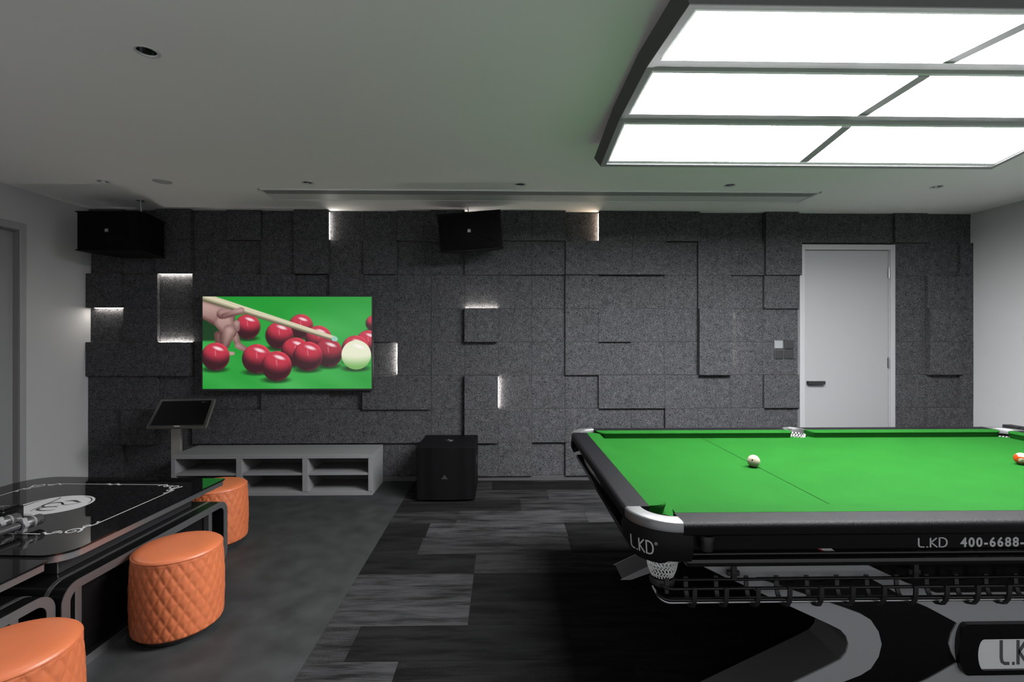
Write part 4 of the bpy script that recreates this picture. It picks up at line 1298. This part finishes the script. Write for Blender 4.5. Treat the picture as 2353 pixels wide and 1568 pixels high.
# ------------------------------------------------------------------ switch plates by the door
for i, (x0, z1, mm, lb) in enumerate(((2.657, 1.359, 'switch_lit', 'shiny grey square wall switch at the top left of four by the door'), (2.760, 1.357, 'plastic', 'black square wall switch at the top right of four, next the door frame'),
                                      (2.657, 1.260, 'plastic', 'black square wall switch at the lower left of four by the door'), (2.760, 1.260, 'plastic', 'black square wall switch at the lower right of four, next the door frame'))):
    O = (x0 + 0.0435, YW, z1 - 0.043)
    s = thing('wall_switch', O, lb, 'switch', 'wall switches by the door')
    m = MB(O); m.box(x0, x0 + 0.087, YW - 0.010, YW + 0.004, z1 - 0.086, z1, 0.004); m.build('plate', 'plastic' if mm != 'switch_lit' else 'hinge', s)
    m = MB(O); m.box(x0 + 0.006, x0 + 0.081, YW - 0.0125, YW - 0.009, z1 - 0.080, z1 - 0.006, 0.002); m.build('rocker', mm, s)

# ------------------------------------------------------------------ lounge tables
TBO = (-2.35, 2.54, 0)
def rrect4(x0, x1, y0, y1, r, n=8):
    a, b_, c, d = r            # near right, far right, far left, near left
    return (arc(x1 - a, y0 + a, a, -90, 0, n) + arc(x1 - b_, y1 - b_, b_, 0, 90, n) + arc(x0 + c, y1 - c, c, 90, 180, n) + arc(x0 + d, y0 + d, d, 180, 270, n))
def lounge_table(label, rad4):
    L = thing('lounge_table', TBO, label, 'table', 'black glass lounge tables')
    gx0, gx1, gy0, gy1 = -2.955, -1.745, 2.015, 3.070
    outl = rrect4(gx0, gx1, gy0, gy1, rad4)
    m = MB(TBO); m.prism(outl, 'z', 0.512, 0.520)
    top_ = m.build('glass_top', 'glass', L, label='black mirror glass table top')
    ins = rrect4(gx0 + 0.008, gx1 - 0.008, gy0 + 0.008, gy1 - 0.008, [max(0.008, r - 0.008) for r in rad4])
    m = MB(TBO); m.prism(ins, 'z', 0.482, 0.5115); m.build('metal_edge', 'steel', L, smooth=30, label='brushed steel edge')
    m = MB(TBO); m.box(gx0 + 0.12, gx1 - 0.135, gy0 + 0.115, gy1 - 0.115, 0.3855, 0.4815, 0.003); m.build('upper_box', 'steel_dk', L)
    # closed loop base: rounded rectangle in the y-z plane
    ly0, ly1, lz = 2.025, 3.105, 0.385
    lx0, lx1 = -2.945, -1.755
    ro = rrect(ly0, ly1, 0.0, lz, 0.075, 8); ri = rrect(ly0 + 0.036, ly1 - 0.036, 0.036, lz - 0.036, 0.042, 8)
    m = MB(TBO); m.ring(ro, ri, 'x', lx0, lx1 - 0.004); m.build('loop_base', 'black', L, smooth=30)
    for xa, xb in ((lx1 - 0.004, lx1), (lx0 - 0.004, lx0)):
        m = MB(TBO); m.ring(ro, ri, 'x', xa, xb); m.build('loop_trim', 'steel', L, smooth=30)
    ro2 = rrect(ly0 - 0.001, ly1 + 0.001, -0.000, lz + 0.001, 0.076, 8); ri2 = rrect(ly0 + 0.003, ly1 - 0.003, 0.003, lz - 0.003, 0.073, 8)
    for xa in (lx1 - 0.085, lx0 + 0.066):
        m = MB(TBO); m.ring(ro2, ri2, 'x', xa, xa + 0.019); m.build('inlay_stripe', 'steel', L, smooth=30)
    m = MB(TBO); m.box(lx0 + 0.06, lx1 - 0.05, ly0 + 0.10, ly1 - 0.10, 0.0365, lz - 0.0365); m.build('drawer_box', 'black', L)
    for yy in (ly0 + 0.070, ly1 - 0.16):
        m = MB(TBO); m.box(lx1 - 0.045, lx1 - 0.012, yy, yy + 0.030, 0.0365, lz - 0.0365, 0.002); m.build('upright_bar', 'steel', L)
    m = MB(TBO); m.box(lx1 - 0.052, lx1 - 0.046, ly0 + 0.13, ly1 - 0.19, 0.09, 0.27, 0.002); m.build('drawer_front', 'black', L)
    m = MB(TBO); m.box(lx1 - 0.14, lx1 - 0.02, ly0 + 0.036, ly0 + 0.11, 0.09, 0.105, 0.001); m.build('low_shelf', 'black', L)
    # printed border and ornaments
    zt = 0.5202
    fn = lambda u, v, hh: (u, v, zt + 0.0003 * hh)
    bx0_, bx1_, by0_, by1_ = -2.79, -1.90, 2.22, 2.93
    for a in ([(bx1_, by0_ + 0.10), (bx1_, by1_ - 0.09)], [(bx0_, by0_ + 0.10), (bx0_, by1_ - 0.09)], [(bx0_ + 0.14, by1_), (bx1_ - 0.13, by1_)], [(bx0_ + 0.14, by0_), (bx1_ - 0.15, by0_)]):
        m = MB(TBO); strokes_to(m, [a], fn, 0.006); m.build('border_line', 'print_w', top_)
    def scroll(cx_, cy_, sx_, sy_):
        m = MB(TBO); S = []
        def T_(p): return (cx_ + sx_ * p[0], cy_ + sy_ * p[1])
        sp = [(0.035 + (0.006 + 0.030 * i / 22) * math.cos(0.5 + i * 0.42), 0.035 + (0.006 + 0.030 * i / 22) * math.sin(0.5 + i * 0.42)) for i in range(23)]
        S.append(([T_(p) for p in sp], [0.003 + 0.007 * i / 22 for i in range(23)]))
        for base in (0, 1):
            wv = []
            for i in range(15):
                t = i / 14; a_ = 0.065 + 0.085 * t; b_ = 0.010 + 0.014 * math.sin(t * 7.5) * (1 - .5 * t)
                wv.append((a_, b_) if base == 0 else (b_, a_))
            S.append(([T_(p) for p in wv], [0.004 + 0.010 * abs(math.sin(i / 14 * 7.5)) for i in range(15)]))
            cv = []
            for i in range(11):
                t = i / 10; ang_ = -0.8 + t * 4.2
                c_ = (0.095, 0.022) if base == 0 else (0.022, 0.095)
                cv.append((c_[0] + 0.016 * math.cos(ang_), c_[1] + 0.012 * math.sin(ang_)))
            S.append(([T_(p) for p in cv], [0.003 + 0.006 * (i / 10) for i in range(11)]))
        for st_, w_ in S: strokes_to(m, [(st_, w_)], fn, 0.006)
        m.build('scroll_ornament', 'print_w', top_)
    scroll(bx1_ - 0.0, by1_, -1, -1); scroll(bx0_, by1_, 1, -1); scroll(bx1_, by0_, -1, 1); scroll(bx0_, by0_, 1, 1)
    for yy in (by1_, by0_):
        m = MB(TBO)
        strokes_to(m, [([(-2.385 + 0.1 * i / 16, yy + 0.012 * math.sin(i / 16 * 12)) for i in range(17)], [0.004 + 0.006 * abs(math.sin(i / 16 * 6)) for i in range(17)])], fn, 0.006)
        m.build('scroll_ornament', 'print_w', top_)
    # oval emblem in the middle with brush-like dark swirls
    ex, ey, ea, eb = -2.345, 2.580, 0.170, 0.150
    m = MB(TBO)
    n = 48
    m.add([(ex, ey, zt + 0.0002)] + [(ex + ea * math.cos(2 * PI * i / n), ey + eb * math.sin(2 * PI * i / n), zt + 0.0002) for i in range(n)], [(0, 1 + i, 1 + (i + 1) % n) for i in range(n)])
    em = m.build('emblem', 'print_w', top_, label='silver oval emblem')
    m = MB(TBO)
    fn2 = lambda u, v, hh: (ex + u, ey + v, zt + 0.0004 + 0.0002 * hh)
    ta = lambda n_, w_: [0.002 + w_ * math.sin(PI * (i + .5) / n_) for i in range(n_)]
    sw = [([(-0.11 + 0.035 * math.cos(2.2 + i * .34), 0.0 + 0.115 * math.sin(2.2 + i * .34)) for i in range(10)], ta(10, 0.010)),
          ([(-0.085 + 0.05 * i / 9, 0.115 - 0.18 * i / 9 + 0.03 * math.sin(i / 9 * 5)) for i in range(10)], ta(10, 0.006)),
          ([(0.0 + 0.10 * i / 8, 0.055 + 0.012 * math.sin(i * .6)) for i in range(9)], ta(9, 0.016)),
          ([(-0.01 + 0.045 * math.cos(i * .6), 0.0 + 0.035 * math.sin(i * .6)) for i in range(11)], ta(11, 0.010)),
          ([(0.02 + 0.05 * math.cos(1 + i * .5), -0.055 + 0.028 * math.sin(1 + i * .5)) for i in range(11)], ta(11, 0.012)),
          ([(-0.05 + 0.16 * i / 8, 0.02 + 0.02 * math.sin(i * .9)) for i in range(9)], ta(9, 0.006)),
          ([(0.155 * math.cos(3.4 + i * .16), 0.136 * math.sin(3.4 + i * .16)) for i in range(10)], ta(10, 0.004)),
          ([(0.155 * math.cos(0.2 + i * .16), 0.136 * math.sin(0.2 + i * .16)) for i in range(8)], ta(8, 0.003))]
    strokes_to(m, sw, fn2, 0.006)
    m.build('emblem_swirls', 'glass', top_).parent = top_
    return L
M['steel_dk'] = mat('dark_steel', (0.10, 0.10, 0.105), 0.35, 0.8)
T1 = lounge_table('black glass lounge table with silver scrollwork and two microphones on it', (0.10, 0.012, 0.16, 0.10))
T1.rotation_euler = (0, 0, math.radians(-3.0))
T2 = lounge_table('black glass lounge table nearest the camera, cut off by the left edge of the picture', (0.10, 0.012, 0.012, 0.10))
a2 = math.radians(-3.0)
# far right corner of its base lies just in front of the first table
loc_c = Vector((-1.755 - TBO[0], 3.105 - TBO[1], 0))
T2.rotation_euler = (0, 0, a2)
rot = Matrix.Rotation(a2, 3, 'Z')
T2.location = Vector((-1.800, 1.985, 0)) - rot @ loc_c

# microphones and the little box
def microphone(p0, p1, label):
    """p0 tail, p1 head tip"""
    p0, p1 = Vector(p0), Vector(p1)
    ax_ = (p1 - p0); ln = ax_.length; ax_.normalize()
    z = ax_; x = z.cross(Vector((0, 0, 1))).normalized(); y = z.cross(x)
    mt = Matrix((x, y, z)).transposed()
    t_ = thing('microphone', p0, label, 'microphone', 'wireless microphones on the lounge table')
    def Rr(m): return m.xf(lambda p: mt @ p)
    m = MB(); m.lathe([(0.0, 0), (0.018, 0.0), (0.0185, 0.03), (0.0185, 0.05)], (0, 0, 0), 24); Rr(m).build('tail_cap', 'mic_ring', t_, smooth=40)
    m = MB(); m.lathe([(0.0165, 0.05), (0.0165, ln - 0.105), (0.019, ln - 0.085)], (0, 0, 0), 24); Rr(m).build('handle', mat('mic_handle', (0.10, 0.10, 0.105), 0.25, 0.7), t_, smooth=40)
    m = MB(); m.lathe([(0.020, ln - 0.085), (0.0245, ln - 0.075), (0.0245, ln - 0.045), (0.0245, ln - 0.012), (0.019, ln - 0.002), (0.0, ln)], (0, 0, 0), 28)
    hd = Rr(m).build('head', 'mic_mesh', t_, smooth=60, label='black wire mesh microphone head')
    m = MB(); m.lathe([(0.0245, ln - 0.048), (0.0262, ln - 0.046), (0.0262, ln - 0.042), (0.0245, ln - 0.040)], (0, 0, 0), 28, caps=False); Rr(m).build('head_band', 'mic_ring', hd, smooth=40)
    # soft star-shaped anti-roll ring
    o_ = []; i_ = []
    for k in range(48):
        w = 2 * PI * k / 48; r = 0.033 + 0.0035 * math.cos(6 * w)
        o_.append((r * math.cos(w), r * math.sin(w))); i_.append((0.0205 * math.cos(w), 0.0205 * math.sin(w)))
    m = MB(); m.ring(o_, i_, 'z', ln - 0.098, ln - 0.080); Rr(m).build('anti_roll_ring', 'mic_ring', t_, smooth=50, label='grey rubber anti-roll ring')
    return t_
def mic_mesh():
    m = mat('mic_mesh', (0.02, 0.02, 0.02), 0.4, 0.6)
    nt = m.node_tree; tc = nt.nodes.new('ShaderNodeTexCoord')
    v = nt.nodes.new('ShaderNodeTexVoronoi'); v.inputs['Scale'].default_value = 420; v.inputs['Randomness'].default_value = 0.1
    nt.links.new(tc.outputs['Object'], v.inputs['Vector'])
    cr = nt.nodes.new('ShaderNodeValToRGB'); cr.color_ramp.elements[0].position = 0.35; cr.color_ramp.elements[0].color = (0.004, 0.004, 0.004, 1)
    cr.color_ramp.elements[1].position = 0.6; cr.color_ramp.elements[1].color = (0.14, 0.14, 0.14, 1)
    nt.links.new(v.outputs['Distance'], cr.inputs['Fac']); nt.links.new(cr.outputs['Color'], nt.nodes['Principled BSDF'].inputs['Base Color'])
    return m
M['mic_mesh'] = mic_mesh()
microphone((-2.185, 2.045, 0.5565), (-2.145, 2.300, 0.5565), 'wireless microphone nearer the table corner, its whole head clear on the glass')
microphone((-2.300, 2.055, 0.5565), (-2.262, 2.312, 0.5565), 'wireless microphone behind the other, nearer the black box')
BXO = (-2.40, 2.335, 0.5205)
BX = thing('tissue_box', BXO, 'small glossy black box on the glass lounge table behind the microphones', 'box')
m = MB(BXO); m.box(-2.475, -2.325, 2.30, 2.40, 0.5205, 0.585, 0.006); m.build('body', 'black', BX)
m = MB(BXO); m.box(-2.465, -2.335, 2.31, 2.39, 0.585, 0.592, 0.003); m.build('lid', 'black', BX)
m = MB(BXO)
for k in range(3): m.box(-2.44 + 0.01 * k, -2.38 + 0.012 * k, 2.33 + 0.016 * k, 2.334 + 0.016 * k, 0.592, 0.5925)
m.build('lid_print', mat('box_print', (0.2, 0.2, 0.2), 0.5), BX)

# ------------------------------------------------------------------ quilted stools
def stool(org, label):
    S_ = thing('stool', org, label, 'stool', 'round orange quilted stools')
    R0, H0, Z0 = 0.192, 0.385, 0.022
    NT, NZ_ = 260, 84
    def rad(t):   # gentle barrel
        return R0 * (0.955 + 0.045 * math.sin(PI * min(1, max(0, t * 0.9 + 0.1)))) 
    vs, fs = [], []
    N = 25
    for j in range(NZ_ + 1):
        t = j / NZ_
        z = Z0 + (H0 - Z0) * t
        for i in range(NT):
            w = 2 * PI * i / NT
            a_ = N * w / (2 * PI) + (z - 0.02) / 0.088
            b_ = N * w / (2 * PI) - (z - 0.02) / 0.088
            hgt = (min(abs(math.sin(PI * a_)), abs(math.sin(PI * b_)))) ** 0.55
            edge = min(1.0, t / 0.05, (1 - t) / 0.05)
            r = rad(t) + 0.0052 * (hgt - 0.6) * max(0.15, edge)
            if t < 0.05: r -= 0.02 * (1 - t / 0.05) ** 2
            vs.append((r * math.cos(w), r * math.sin(w), z))
    for j in range(NZ_):
        for i in range(NT):
            k = (i + 1) % NT
            fs.append((j * NT + i, j * NT + k, (j + 1) * NT + k, (j + 1) * NT + i))
    m = MB(); m.add(vs, fs); body = m.build('quilted_side', 'orange', S_, smooth=70, label='diamond quilted orange leather side', flip=False)
    rt = rad(1.0)
    m = MB(); m.lathe([(0.0, H0 + 0.020), (rt * .5, H0 + 0.0195), (rt * .80, H0 + 0.017), (rt - 0.022, H0 + 0.013), (rt - 0.008, H0 + 0.008), (rt + 0.001, H0 - 0.0005), (rt, H0 - 0.006), (rt - 0.02, H0 - 0.008)], (0, 0, 0), 96)
    top_ = m.build('seat_top', 'orange', S_, smooth=60)
    m = MB(); m.tube([(rt * math.cos(w) * 1.003, rt * math.sin(w) * 1.003, H0 - 0.002) for w in [2 * PI * k / 96 for k in range(96)]], 0.0028, 6, closed=True); m.build('seam', 'orange', top_, smooth=60)
    # stitches under the seam
    m = MB()
    for k in range(150):
        w0, w1 = 2 * PI * k / 150, 2 * PI * (k + .55) / 150
        rs = rad(0.965) + 0.0012
        m.tube([(rs * math.cos(w), rs * math.sin(w), H0 - 0.013) for w in (w0, w1)], 0.0009, 4)
    m.build('stitching', 'seam', body)
    m = MB(); m.lathe([(0.150, 0.0), (0.155, 0.003), (0.155, Z0 + 0.004)], (0, 0, 0), 48); m.build('base', 'black_m', S_, smooth=40)
    return S_
s1_ = stool((-1.565, 2.37, 0), 'orange quilted leather stool standing alone in the middle of the three')
s2_ = copy_tree(s1_); s2_.location = (-1.945, 3.33, 0); s2_.rotation_euler = (0, 0, 0.7); s2_['label'] = 'orange quilted leather stool furthest back, half hidden by the lounge table'
s3_ = copy_tree(s1_); s3_.location = (-1.605, 1.60, 0); s3_.rotation_euler = (0, 0, 1.9); s3_['label'] = 'orange quilted leather stool nearest the camera in the lower left corner'

# ------------------------------------------------------------------ black bench against the right wall
BNO = (4.3, 3.5, 0)
BN = thing('bench', BNO, 'black low bench at the right wall, its arm just seen past the pool table', 'bench')
m = MB(BNO); m.box(4.05, 4.58, 2.6, 4.08, 0.10, 0.42, 0.02); m.build('seat', 'black_m', BN)
m = MB(BNO); m.box(4.30, 4.38, 3.98, 4.09, 0.42, 0.640, 0.004); m.build('armrest', 'black_m', BN)
m = MB(BNO); m.box(4.33, 4.42, 2.6, 3.98, 0.42, 0.632, 0.006); m.build('backrest', 'black_m', BN)
for y in (2.66, 4.02):
    for x in (4.10, 4.53):
        m = MB(BNO); m.box(x - 0.025, x + 0.025, y - 0.025, y + 0.025, 0, 0.10); m.build('leg', 'black_m', BN)
